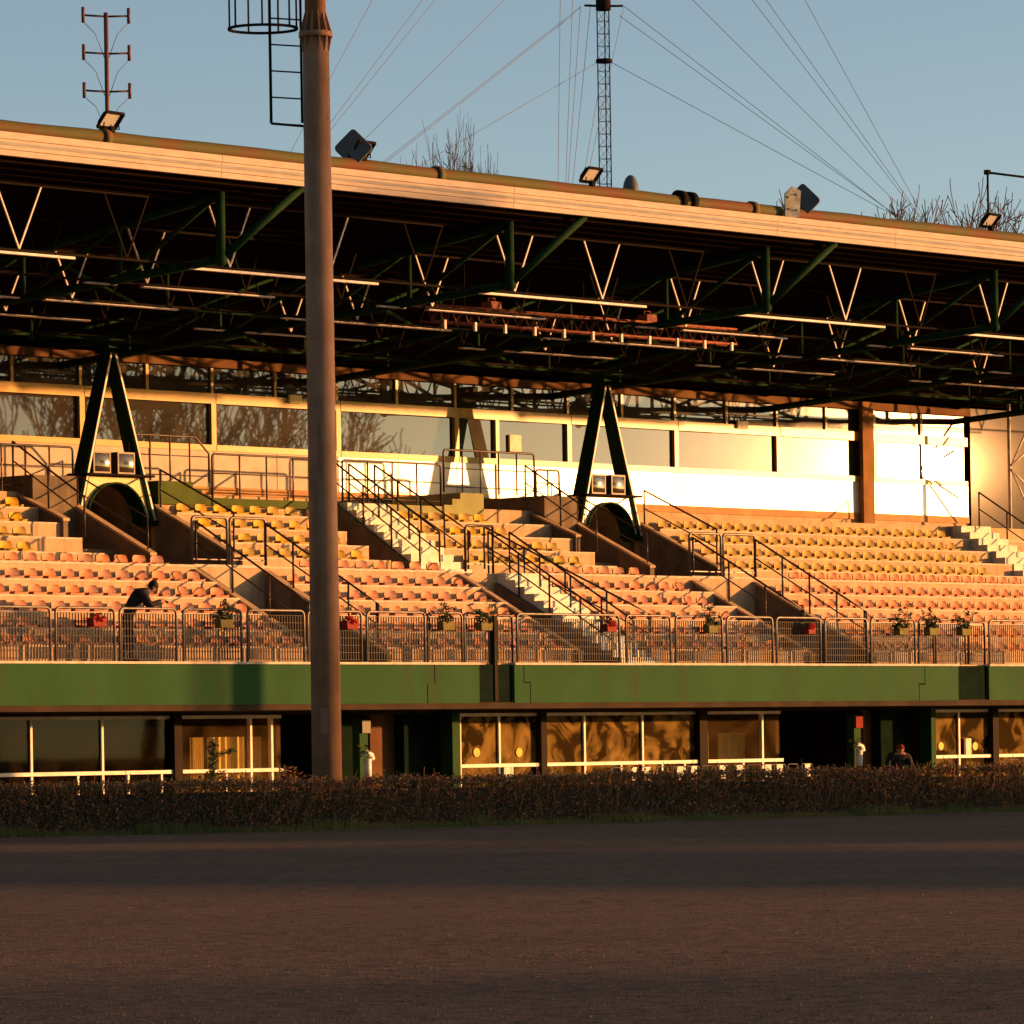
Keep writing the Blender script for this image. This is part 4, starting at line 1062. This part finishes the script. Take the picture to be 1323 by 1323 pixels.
# dipole antenna
p0 = atY(139, 165, 1.2)
root = thing('dipole_antenna', 'thin rust-coloured mast with three tiers of paired dipoles on the left roof', 'antenna', (p0.x, 1.2, 12.5))
top = atY(134, 16, 1.2).z
t = MB(); t.tube([(p0.x, 1.2, 12.4), (p0.x, 1.2, top)], .045, 8); t.build('mast', 'antenna', root)
for ty in (20, 68, 117):
    z = atY(136, ty, 1.2).z; t = MB()
    ax = Vector((.30, 0, 0))
    for s in (-1, 1):
        e = Vector((p0.x+.38*s, 1.2-.25*s, z)); t.tube([(p0.x, 1.2, z-.02), e], .022, 6); t.tube([e-Vector((0, 0, .15)), e+Vector((0, 0, .16))], .034, 8)
    t.build('dipole', 'antenna', root)
t = MB()
for s in (-1, 1):
    for (z0_, z1_) in ((20, 68), (68, 117), (117, 160)):
        za, zb = atY(136, z0_, 1.2).z, atY(136, z1_, 1.2).z; t.tube([(p0.x+.40*s, 1.2-.27*s, za-.1), (p0.x+.20*s, 1.2-.1*s, (za+zb)/2), (p0.x+.06*s, 1.2, zb-.1)], .007, 4)
t.build('cable', 'wire', root)
# hooked thin post at the far right
p0 = atY(1277, 292, 1.0); zt = atY(1277, 223, 1.0).z; p1 = atY(1400, 223, 1.0)
t = MB(); t.tube([(p0.x, 1.0, 12.2), (p0.x, 1.0, zt), ], .028, 6); t.tube([(p0.x-.05, 1.0, zt), (p1.x, 1.0, zt)], .03, 6); t.box(p0.x-.07, p0.x+.05, .94, 1.06, zt-.05, zt+.06)
o = t.build('aerial_post', 'steel_dark'); tag(o, 'thin post with a long sideways arm on the right end of the roof', 'post')

# hanging lighting truss
q0 = atY(550, 404, 1.6); q1 = atY(945, 436, 1.6); ZQ = (q0.z+q1.z)/2
root = thing('lighting_truss', 'rust-red box truss hanging in the shade under the roof', 'truss', ((q0.x+q1.x)/2, 1.6, ZQ))
t = MB(); x0, x1 = q0.x, q1.x; hw, hh = .16, .17
for sy in (-1, 1):
    for sz in (-1, 1): t.tube([(x0, 1.6+sy*hw, ZQ+sz*hh), (x1, 1.6+sy*hw, ZQ+sz*hh)], .024, 8)
t.build('chord', 'rust', root)
t = MB(); n = 26
for i in range(n):
    a = x0+(x1-x0)*i/n; b = x0+(x1-x0)*(i+1)/n
    for sy in (-1, 1): t.tube([(a, 1.6+sy*hw, ZQ-hh), ((a+b)/2, 1.6+sy*hw, ZQ+hh), (b, 1.6+sy*hw, ZQ-hh)], .011, 5)
    t.tube([(a, 1.6-hw, ZQ-hh), (b, 1.6+hw, ZQ-hh)], .011, 5)
t.build('lacing', 'rust', root)
for i in range(11):
    x = x0+.4+(x1-x0-.6)*i/10; c = MB(); c.box(x-.03, x+.03, 1.6-hw-.04, 1.6-hw+.02, ZQ-hh-.16, ZQ-hh+.03); c.build('clamp', 'steel_pale', root)
for px in (635, 836):
    x = atY(px, 400, 1.6).x; c = MB(); c.box(x-.17, x+.17, 1.45, 1.75, ZQ+hh+.02, ZQ+hh+.18); c.tube([(x-.1, 1.6, ZQ+hh+.18), (x-.1, 1.6, ZQ+hh+.26), (x+.1, 1.6, ZQ+hh+.26), (x+.1, 1.6, ZQ+hh+.18)], .02, 6); c.build('hoist', 'rust', root, bevel=.01)
for f_ in (.12, .5, .88):
    x = x0+(x1-x0)*f_; c = MB(); c.tube([(x, 1.6, ZQ+hh), (x, 1.6, deck_z(1.6)-.03)], .012, 5); c.build('hanger', 'steel_dark', root)

# ------------------------------------------------------------------ tall light pole
_q = atZ(421, 1068, GZ); YP = _q.y+1.75; pb = atY(421, 900, YP); PX = pb.x
root = thing('light_pole', 'tall weathered steel light pole with a bolted collar and caged ladder', 'light pole', (PX, YP, 0))
zc = atY(401, 44, YP).z
t = MB(); t.tube([(PX, YP, 0), (PX, YP, 6), (PX, YP, zc-.02)], [.265, .250, .232], 24); t.build('lower_shaft', 'pole_metal', root)
t = MB(); t.tube([(PX, YP, zc+.0), (PX, YP, zc+9)], [.185, .165], 24); t.build('upper_shaft', 'pole_metal', root)
t = MB(); t.tube([(PX, YP, zc-.05), (PX, YP, zc+.05)], .295, 24)
for k in range(12):
    a = 2*math.pi*k/12; c, s = math.cos(a), math.sin(a)
    for (za, zb, r0) in ((zc+.05, zc+.42, .18), (zc-.05, zc-.36, .225)):
        i = len(t.v); w = .012
        for sd in (-1, 1): t.v += [(PX+c*r0-s*w*sd, YP+s*r0+c*w*sd, za), (PX+c*.285-s*w*sd, YP+s*.285+c*w*sd, za), (PX+c*r0-s*w*sd, YP+s*r0+c*w*sd, zb)]
        for q in ((0, 1, 2), (5, 4, 3), (1, 4, 5, 2), (0, 3, 4, 1)): t.f.append(tuple(i+k2 for k2 in q)); t.s.append(False)
t.build('collar', 'pole_metal', root)
t = MB()
for zz_ in (3.4, 6.2, 9.0, 11.4): t.tube([(PX, YP, zz_-.012), (PX, YP, zz_+.012)], .262-.0026*zz_, 24)
t.build('weld_seam', 'pole_metal', root)
t = MB(); hq = Vector((PX, YP, 2.0))-FWD*.258; t.beam(hq-UP*.22, hq+UP*.22, .17, .02, up=FWD); t.build('access_hatch', 'pole_metal', root)
# ladder stands off to the left of the pole (towards -RIGHT)
LD = -RIGHT
lb = atY(366, 153, YP).z
t = MB(); rail_o = .80
O = Vector((PX, YP, 0))+FWD*.05
po = O+LD*rail_o
t.tube([po+UP*lb, po+UP*(lb+9)], .026, 8)
pi_ = O+LD*.26
t.tube([pi_+UP*lb, pi_+UP*(lb+9)], .022, 8)
z = lb
while z < lb+9: t.tube([po+UP*z, pi_+UP*(z-.04)], .015, 6); z += .46
t.tube([po+UP*lb, O+LD*.2+UP*(lb-.06)], .024, 6)
t.build('ladder', 'steel_dark', root)
t = MB(); zcg = atY(345, 27, YP).z; rc = .52; cc = O+LD*.92
for h in (0, 1.0, 2.0, 3.0):
    ring = [cc+UP*(zcg+h)+(LD*math.cos(a)*.60+FWD*math.sin(a)*.50) for a in [2*math.pi*j/24 for j in range(25)]]
    for j in range(24): t.beam(ring[j], ring[j+1], .035, .045)
for a in [2*math.pi*j/7+.2 for j in range(7)]:
    q = cc+LD*math.cos(a)*.60+FWD*math.sin(a)*.50; t.beam(q+UP*zcg, q+UP*(zcg+3.2), .024, .024)
t.build('safety_cage', 'steel_dark', root)

# ------------------------------------------------------------------ radio mast and its wires
DM = 230.0
def mp_(x, y, d=DM): return atD(x, y, d)
mb = mp_(783, 960); mtop = mp_(776, -260)
root = thing('radio_mast', 'tall thin guyed lattice mast behind the stand', 'radio mast', (mb.x, mb.y, 0))
ax = mp_(783, 240).copy(); ax.z = 0
t = MB(); side = .33; zt = mtop.z
legs = [Vector((ax.x, ax.y, 0))+RIGHT*side*math.cos(a)+FWD*side*math.sin(a) for a in (R(200), R(320), R(80))]
for l in legs: t.tube([l, l+UP*zt], .032, 5)
z = 20.0
while z < zt:
    for j in range(3):
        a, b = legs[j], legs[(j+1) % 3]; t.tube([a+UP*z, b+UP*z], .012, 4); t.tube([a+UP*z, b+UP*(z+.6)], .010, 4)
    z += .6
t.build('lattice', 'steel_dark', root)
zA = mp_(779, 8).z; zB = mp_(779, 79).z
t = MB(); t.tube([Vector((ax.x, ax.y, zA))-RIGHT*.9-FWD*.3, Vector((ax.x, ax.y, zA)), Vector((ax.x, ax.y, zA))+RIGHT*.95], .06, 5); t.build('spreader', 'steel_dark', root); t = MB()
t.tube([Vector((ax.x, ax.y, zA-.2)), Vector((ax.x, ax.y, zA+.5))], .36, 8); t.build('collar', 'steel_dark', root); t = MB(); t.tube([Vector((ax.x, ax.y, zB-.08)), Vector((ax.x, ax.y, zB+.08))], .40, 8); t.build('collar', 'steel_dark', root)
WIRES = [((773, 80), (545, 212)), ((749, 10), (498, 207)), ((742, 18), (505, 205)), ((651, 0), (471, 180)), ((562, 0), (424, 172)), ((546, 0), (424, 163)), ((481, 0), (379, 190)),
         ((787, 79), (1162, 282)), ((806, 8), (1154, 276)), ((800, 20), (1160, 280)), ((895, 0), (1168, 272)), ((972, 0), (1178, 268)), ((990, 0), (1181, 268)), ((1040, 0), (1186, 267)),
         ((724, -10), (721, 236)), ((740, -5), (731, 236)), ((750, 8), (734, 237)), ((763, 5), (740, 237)), ((806, 8), (757, 238)), ((772, 125), (752, 240))]
for (a, b) in WIRES:
    A = mp_(*a); dx, dy = b[0]-a[0], b[1]-a[1]
    # continue each wire to the ground behind the stand and up to the mast
    dd = DM-25 if abs(dx) < 60 else DM
    f1 = (930-b[1])/max(dy, 1); B = mp_(b[0]+dx*f1*.55, b[1]+dy*f1*.55, dd)
    f0 = .0 if a[1] > 0 else .35; A = mp_(a[0]-dx*f0, a[1]-dy*f0)
    t = MB(); t.tube([A, B], .013, 4); t.build('guy_wire', 'wire', root)

# ------------------------------------------------------------------ bare trees
def bare_tree(seed, h, spread=.5, depth=6, r0=.16, twig=.012, lean=0.0, dense=True):
    rng = random.Random(seed); b = MB()
    def grow(p, d, L, r, lev):
        n = 3; pts = [p]; rr = [r]; q = p; dd = d.copy()
        for k in range(n):
            dd = (dd+Vector((rng.gauss(0, .10), rng.gauss(0, .10), rng.gauss(.03, .06)))).normalized(); q = q+dd*(L/n); pts.append(q); rr.append(r*(1-.36*(k+1)/n))
        b.tube(pts, [max(x, twig) for x in rr], 6 if lev < 2 else 3, cap=False)
        if lev >= depth: return
        m_ = ((4 if lev < 4 else 3) if lev > 0 else 6) if dense else (rng.choice((2, 3, 3)) if lev > 0 else 4)
        for k in range(m_):
            t = rng.uniform(.45, 1.0) if k else 1.0
            base = pts[0].lerp(pts[-1], t) if t < 1 else pts[-1]
            ang = (rng.uniform(.35, 1.05) if dense else rng.uniform(.25, .8)*spread*1.6) if k else rng.uniform(.05, .3)
            az = rng.uniform(0, 2*math.pi); o = dd.orthogonal().normalized(); o2 = dd.cross(o)
            nd = (dd*math.cos(ang)+(o*math.cos(az)+o2*math.sin(az))*math.sin(ang)); nd.z += (.02 if dense else .12); nd.normalize()
            grow(base, nd, L*(rng.uniform(.50, .76) if dense else rng.uniform(.60, .82)), rr[-1]*rng.uniform(.62, .85), lev+1)
    grow(Vector((0, 0, 0)), Vector((lean, 0, 1)).normalized(), h*.30, r0, 0)
    if dense: grow(Vector((.05, 0, 0)), Vector((.12, .06, 1)).normalized(), h*.31, r0*.8, 0); grow(Vector((-.05, 0, 0)), Vector((-.14, -.05, 1)).normalized(), h*.29, r0*.8, 0)
    zz = sorted(v[2] for v in b.v); zs = zz[int(len(zz)*( .9996 if dense else 1))-1]; s = h/zs; b.v = [(x*s, y*s, z*s) for x, y, z in b.v]
    o = b.build('t', 'bark'); me = o.data; bpy.data.objects.remove(o); return me
TM = [bare_tree(s, 16, sp, 6, .20, .013) for s, sp in ((1, .55), (2, .62), (5, .5))]
TM.append(bare_tree(9, 16, .34, 6, .14, .014, dense=False))
TR = [bare_tree(s, 16, sp, 6, .30, .022, dense=False) for s, sp in ((1, .50), (2, .55), (5, .45))]
def place_tree(mesh, x, ytop, d, label, s_extra=1.0, name='bare_tree'):
    tp = atD(x, ytop, d); h = tp.z
    o = thing(name, label, 'tree', (tp.x, tp.y, 0), 'bare trees behind the stand')
    c = bpy.data.objects.new('branches', mesh); COL.objects.link(c); c.parent = o; s = h/16.0
    c.scale = (s*s_extra, s*s_extra, s); c.rotation_euler.z = random.uniform(0, 6.28)
    return o
for i, (x, yt, d, k, lb_) in enumerate(((1100, 262, 175, 0, 'bare rounded tree top behind the roof, left of the others on the right'), (1184, 262, 170, 1, 'bare tree whose crown meets the right guy wires'),
        (1232, 272, 165, 2, 'low bare crown just left of the thin hooked post'), (1300, 272, 180, 0, 'bare crown behind the thin hooked post'), (1345, 284, 160, 1, 'bare crown cut by the right edge of the picture'), (1060, 268, 190, 2, 'small bare twigs just right of the bright diamond panel'), (1262, 284, 172, 1, 'sparse bare crown directly behind the thin hooked post'))):
    place_tree(TM[k], x, yt+2, d, lb_, .70)
for i, (x, yt, d, lb_) in enumerate(((562, 186, 150, 'small slender bare tree top above the roof, left one of three'), (584, 172, 160, 'tallest part of the slender bare tree tops near the middle'), (619, 170, 150, 'slender bare tree top nearest the lattice mast'))):
    place_tree(TM[i], x, yt+4, d, lb_, .26)
# trees across the track: mirrored in the upper windows, out of the picture to the right
rt = random.Random(5)
for i, (px, dist, h, k) in enumerate(((-30, 250, 36, 2), (60, 270, 38, 0), (180, 285, 40, 1), (262, 260, 36, 2), (330, 275, 40, 0), (385, 265, 35, 1), (500, 300, 29, 2))):
    w = atY(px, 540, YW); d = ray(px, 540); md = Vector((d.x, -d.y, 0)).normalized(); q = w+md*dist
    o = thing('bare_tree', 'bare tree across the track, mirrored in the upper windows', 'tree', (q.x, q.y, 0), 'bare trees across the track')
    c = bpy.data.objects.new('branches', TR[k]); COL.objects.link(c); c.parent = o; s = h/16.0; c.scale = (s, s, s); c.rotation_euler.z = rt.uniform(0, 6.28)

# ------------------------------------------------------------------ hedge
def along(poly, s):
    for i in range(len(poly)-1):
        L = (poly[i+1]-poly[i]).length
        if s <= L: return poly[i].lerp(poly[i+1], s/L), (poly[i+1]-poly[i]).normalized()
        s -= L
    return poly[-1], (poly[-1]-poly[-2]).normalized()
def hedge_materials():
    mt = bpy.data.materials.new('hedge_leaf'); mt.use_nodes = True; nt = mt.node_tree; p = nt.nodes['Principled BSDF']; p.inputs['Roughness'].default_value = .75; p.inputs['Specular IOR Level'].default_value = .2
    oi = nt.nodes.new('ShaderNodeNewGeometry'); rp = nt.nodes.new('ShaderNodeValToRGB'); e = rp.color_ramp.elements
    e[0].position = 0; e[0].color = (.075, .078, .026, 1); e[1].position = 1; e[1].color = (.30, .115, .050, 1)
    x = e.new(.45); x.color = (.17, .105, .036, 1); x = e.new(.75); x.color = (.25, .085, .042, 1)
    nt.links.new(oi.outputs['Random Per Island'], rp.inputs[0]); nt.links.new(rp.outputs[0], p.inputs['Base Color']); return mt
M['hedge_leaf'] = hedge_materials()
root = thing('hedge', 'long clipped dark reddish-brown hedge along the far side of the track', 'hedge', tuple(HEDGE[3]))
total = sum((HEDGE[i+1]-HEDGE[i]).length for i in range(len(HEDGE)-1))
hr = random.Random(21); b = MB(); core = MB()
HW, HH = .95, .80
s = 0
prev = None
while s < total:
    p, d = along(HEDGE, s); nrm = Vector((-d.y, d.x, 0)); 
    cur = [p+nrm*.16, p+nrm*.16+UP*(HH-.16), p+nrm*(HW-.16)+UP*(HH-.16), p+nrm*(HW-.16)]
    if prev:
        for j in range(3): core.quad(prev[j], cur[j], cur[j+1], prev[j+1])
    prev = cur; s += 1.0
core.build('core', 'bark_dark', root)
N = 85000
for _ in range(N):
    s = hr.uniform(0, total); p, d = along(HEDGE, s); nrm = Vector((-d.y, d.x, 0))
    u = hr.random()
    wob = .16*mnoise.noise(Vector((s*.9, 0, 3)))+.05*mnoise.noise(Vector((s*3, 0, 7)))
    if u < .60: q = p+nrm*(hr.uniform(-.03, .2)+wob*.6)+UP*(hr.random()**.85*(HH+wob*.5))
    else: q = p+nrm*hr.uniform(0, HW)+UP*(HH+wob*.5+hr.gauss(-.03, .045))
    dd = Vector((hr.gauss(0, 1), hr.gauss(0, 1), hr.gauss(.2, .9))).normalized(); e = dd.orthogonal().normalized(); e = (e*math.cos(1.7*hr.random())+dd.cross(e)*math.sin(1.7*hr.random())); sz = hr.uniform(.014, .034)
    b.quad(q-dd*sz, q+e*sz*.5, q+dd*sz, q-e*sz*.5)
for _ in range(2200):
    s = hr.uniform(0, total); p, d = along(HEDGE, s); nrm = Vector((-d.y, d.x, 0)); q = p+nrm*hr.uniform(0, .3)+UP*hr.uniform(.05, .7)
    b.tube([q, q+Vector((hr.uniform(-.12, .12), hr.uniform(-.12, .02), hr.uniform(.1, .35)))], .006, 3, cap=False)
b.build('leaves', 'hedge_leaf', root)
# grass at the hedge foot
gb = MB()
for _ in range(16000):
    s = hr.uniform(0, total); p, d = along(HEDGE, s); nrm = Vector((-d.y, d.x, 0)); q = p+nrm*(-abs(hr.gauss(0, .28)))-Vector((0, 0, 0)); h = hr.uniform(.04, .16)*(1.4 if mnoise.noise(Vector((s*.7, 1, 2))) > .1 else .8)
    w = hr.uniform(.006, .014); tdir = Vector((hr.uniform(-1, 1), hr.uniform(-1, 1), 0)); tip = q+UP*h+tdir*h*.4
    gb.tri(q-d*w, q+d*w, tip)
M['grass'] = mat('grass', (.055, .075, .02), (.10, .085, .03), .8, 1.5)
tag(gb.build('grass', 'grass'), 'short rough grass along the foot of the hedge', 'grass', kind='stuff')
# shrub with a small cross-shaped conifer behind the hedge
sp = atY(275, 1000, -3.2)
root = thing('shrub', 'low leafy shrub with a dark upright spike behind the hedge, left of the pole', 'shrub', (sp.x, -3.2, 0))
b = MB()
for _ in range(26):
    c = (sp.x+hr.uniform(-.5, 2.4), -3.2+hr.uniform(-.4, .4), hr.uniform(.4, 1.02)); leaf_cloud(b, c, .24, 90, .045, hr)
b.build('leaves', 'hedge_leaf', root)
b = MB(); za = atY(275, 958, -3.2).z
b.tube([(sp.x, -3.2, 0), (sp.x+.02, -3.2, za)], .02, 5)
for k in range(16):
    z = .95+(za-.95)*k/15; leaf_cloud(b, (sp.x+hr.uniform(-.05, .05), -3.2, z), .10, 34, .04, hr)
for k in range(9): leaf_cloud(b, (sp.x+.05+.055*k, -3.2-.01*k, za-.26+.012*k), .055, 22, .035, hr)
b.build('spike', 'leaf_green', root)

# ------------------------------------------------------------------ small things on the ground floor
def bollard(x, y, Y, label):
    p = atY(x, y, Y); root = thing('bollard', label, 'bollard', (p.x, Y, 0), 'white hooded posts beside the passages')
    t = MB(); t.tube([(p.x, Y, 0), (p.x, Y, .92)], .085, 12); t.build('base', 'planter_red', root)
    t = MB(); t.tube([(p.x, Y, .92), (p.x, Y, 1.30)], .085, 12); t.build('sleeve', 'white_paint', root)
    t = MB(); t.tube([(p.x-.16, Y, 1.40), (p.x-.02, Y, 1.42), (p.x+.10, Y, 1.37), (p.x+.16, Y, 1.28)], [.05, .07, .07, .05], 8); t.build('hood', 'white_paint', root)
    b = MB(); leaf_cloud(b, (p.x-.12, Y, 1.46), .16, 60, .05, hr); b.build('sprig', 'leaf_green', root)
bollard(475, 985, 2.0, 'white hooded post with a red base right of the tall light pole')
bollard(1110, 970, 2.0, 'white hooded post with a red base left of the person in the passage')
def wallbox(x, y, Y, w, h, label, material, name='sign_board'):
    p = atY(x, y, Y); t = MB(); t.box(p.x-w/2, p.x+w/2, Y-.06, Y, p.z-h/2, p.z+h/2); o = t.build(name, material, bevel=.006); tag(o, label, 'sign' if name == 'sign_board' else name.replace('_', ' ')); return o
wallbox(471, 939, 2.30, .26, .28, 'dark box fixed to the green post right of the light pole', 'black_plastic', 'wall_box')
wallbox(1108, 933, 2.30, .26, .28, 'dark reddish box on the green post near the person', 'cap_red', 'wall_box')
wallbox(586, 968, YG-.06, .20, .34, 'white paper notice at the left edge of the left glass doors', 'paper')
wallbox(655, 1000, YG-.06, .30, .30, 'pale poster low on the left glass doors', 'paper')
wallbox(1249, 965, YG-.06, .22, .42, 'white paper notice on the right glass doors', 'paper')
for x, y, lb_ in ((616, 972, 'round yellow sticker on the left leaf of the left glass doors'), (671, 972, 'round yellow sticker on the right leaf of the left glass doors'), (1216, 964, 'round yellow sticker on the left leaf of the right glass doors'), (1260, 964, 'round yellow sticker on the right leaf of the right glass doors')):
    p = atY(x, y, YG-.03); t = MB(); t.prism([(p.x+.10*math.cos(a), p.z+.10*math.sin(a)) for a in [2*math.pi*j/20 for j in range(20)]], 'y', YG-.03, YG-.015); tag(t.build('sticker', 'sticker'), lb_, 'sticker')
wallbox(380, 516, YW-.12, .42, .20, 'small pale box on the window beam just left of the light pole', 'frame_cream', 'control_box')
wallbox(664, 573, YW-.02, .42, .42, 'white double notice in the window left of the right A-frame', 'paper')
wallbox(958, 549, YW-.12, .42, .20, 'small pale box on the window beam over the right-hand windows', 'paper', 'control_box')
def chair(px, card, label):
    Y = 1.0; p = atY(px, 995, Y); root = thing('chair', label, 'chair', (p.x, Y, 0), 'metal chairs lined up behind the hedge', R(rt.uniform(-8, 8)))
    root.scale = (1, 1, 1.12); t = MB(); path = [Vector((-.21, 0, 0))]+rounded((-.21, 0, 0), (-.21, .06, .90), (.21, .06, .90), .07)+rounded((-.21, .06, .90), (.21, .06, .90), (.21, 0, 0), .07)+[Vector((.21, 0, 0))]
    t.tube(path, .014, 6); t.build('frame', 'rail_dark', root, local=True)
    for s in (-1, 1):
        t = MB(); t.tube([(s*.20, -.40, 0), (s*.20, -.38, .46), (s*.20, 0, .46)], .013, 6); t.build('leg', 'rail_dark', root, local=True)
    t = MB(); t.box(-.20, .20, -.40, .0, .46, .485); t.build('seat', 'steel_dark', root, local=True, bevel=.01)
    t = MB(); t.box(-.19, .19, .045, .06, .58, .82); t.build('backrest', 'steel_dark', root, local=True, bevel=.006)
    if card: t = MB(); t.box(-.10, .10, .03, .043, .64, .90); t.build('card', 'paper', root, local=True)
CH = [(800, 0), (821, 1), (838, 1), (858, 0), (880, 1), (898, 1), (917, 0), (935, 1), (957, 1), (976, 0), (994, 1), (1009, 1), (1027, 0), (1045, 1), (1311, 0)]
for i, (x, c) in enumerate(CH[:-1]): chair(x, c, '%s chair from the left behind the hedge, %s' % (ordinal(i+1), 'white card on its back' if c else 'bare dark back'))
chair(1311, 0, 'metal chair alone behind the hedge near the right edge')

# ------------------------------------------------------------------ what throws the long shadows (out of the picture, to the right)
def shade_board(corners, r, label, name='shadow_caster'):  # added boards out of view, shaped to cast the shadow bands
    """a board standing where rays from the given ground points towards the sun cross a vertical plane r metres right of the view axis"""
    P = []
    for c in corners:
        c = Vector(c); a = (c-CAM).dot(RIGHT); t_ = (r-a)/SUN.dot(RIGHT); P.append(c+SUN*t_)
    b = MB(); i = len(b.v); b.v += [tuple(p) for p in P]+[tuple(p+RIGHT*.25) for p in P]
    for q in ((0, 1, 2, 3), (7, 6, 5, 4), (0, 4, 5, 1), (1, 5, 6, 2), (2, 6, 7, 3), (3, 7, 4, 0)): b.f.append(tuple(i+k for k in q)); b.s.append(False)
    for p in P: b.beam((p.x, p.y, 0), p, .12, .12)
    o = b.build(name, 'shadow_caster'); tag(o, label, 'shadow_caster'); return o
def gpt(x, y, z=None): return atZ(x, y, GZ if z is None else z)
def ext(a, b, f=.7): return a+(a-b)*f, b+(b-a)*f
fa, fb_ = ext(gpt(0, 1101), gpt(1323, 1098)); na, nb_ = ext(gpt(0, 1150), gpt(1323, 1152))
shade_board([fa, fb_, nb_, na], 45, 'long slanting board on posts, added out of view to shade the track')
_n = Vector((.45, .9, 0)); fa, fb_ = ext(HEDGE[2]+_n+UP*.50, HEDGE[-3]+_n+UP*.42); na, nb_ = ext(gpt(0, 1092), gpt(1323, 1085))
shade_board([fa, fb_, nb_, na], 60, 'second slanting board on posts, added out of view to shade the hedge')
fa, fb_ = ext(gpt(0, 1268), gpt(1323, 1250)); na, nb_ = ext(gpt(0, 1420), gpt(1323, 1420))
shade_board([fa, fb_, nb_, na], 160, 'distant slanting board on posts, added out of view to shade the near track')
w = atY(320, 880, -.16); q = w+SUN*20
t = MB(); t.tube([(q.x, q.y, 0), (q.x, q.y, 6.0)], .27, 12); tag(t.build('shadow_pole', 'pole_metal'), 'short thick unseen pole on the track side, shading the green band', 'pole')  # pole out of view, set so its shadow falls on the green band

w = atY(548, 256, YF); q = w+SUN*92  # added tower out of view, its head sized to shade the roof edge
root = thing('shade_tower', 'unseen tower added across the track, its broad head shading the roof edge', 'shade tower', (q.x, q.y, 0))
t = MB(); t.tube([(q.x, q.y, 0), (q.x, q.y, q.z-.5)], [.22, .14], 10); t.build('mast', 'pole_metal', root)
t = MB(); ax_ = SUN.cross(UP).normalized(); hd_ = Vector((q.x, q.y, q.z-.62))
t.beam(hd_-ax_*1.35, hd_+ax_*1.35, .3, 1.45); t.build('shade_head', 'steel_dark', root)
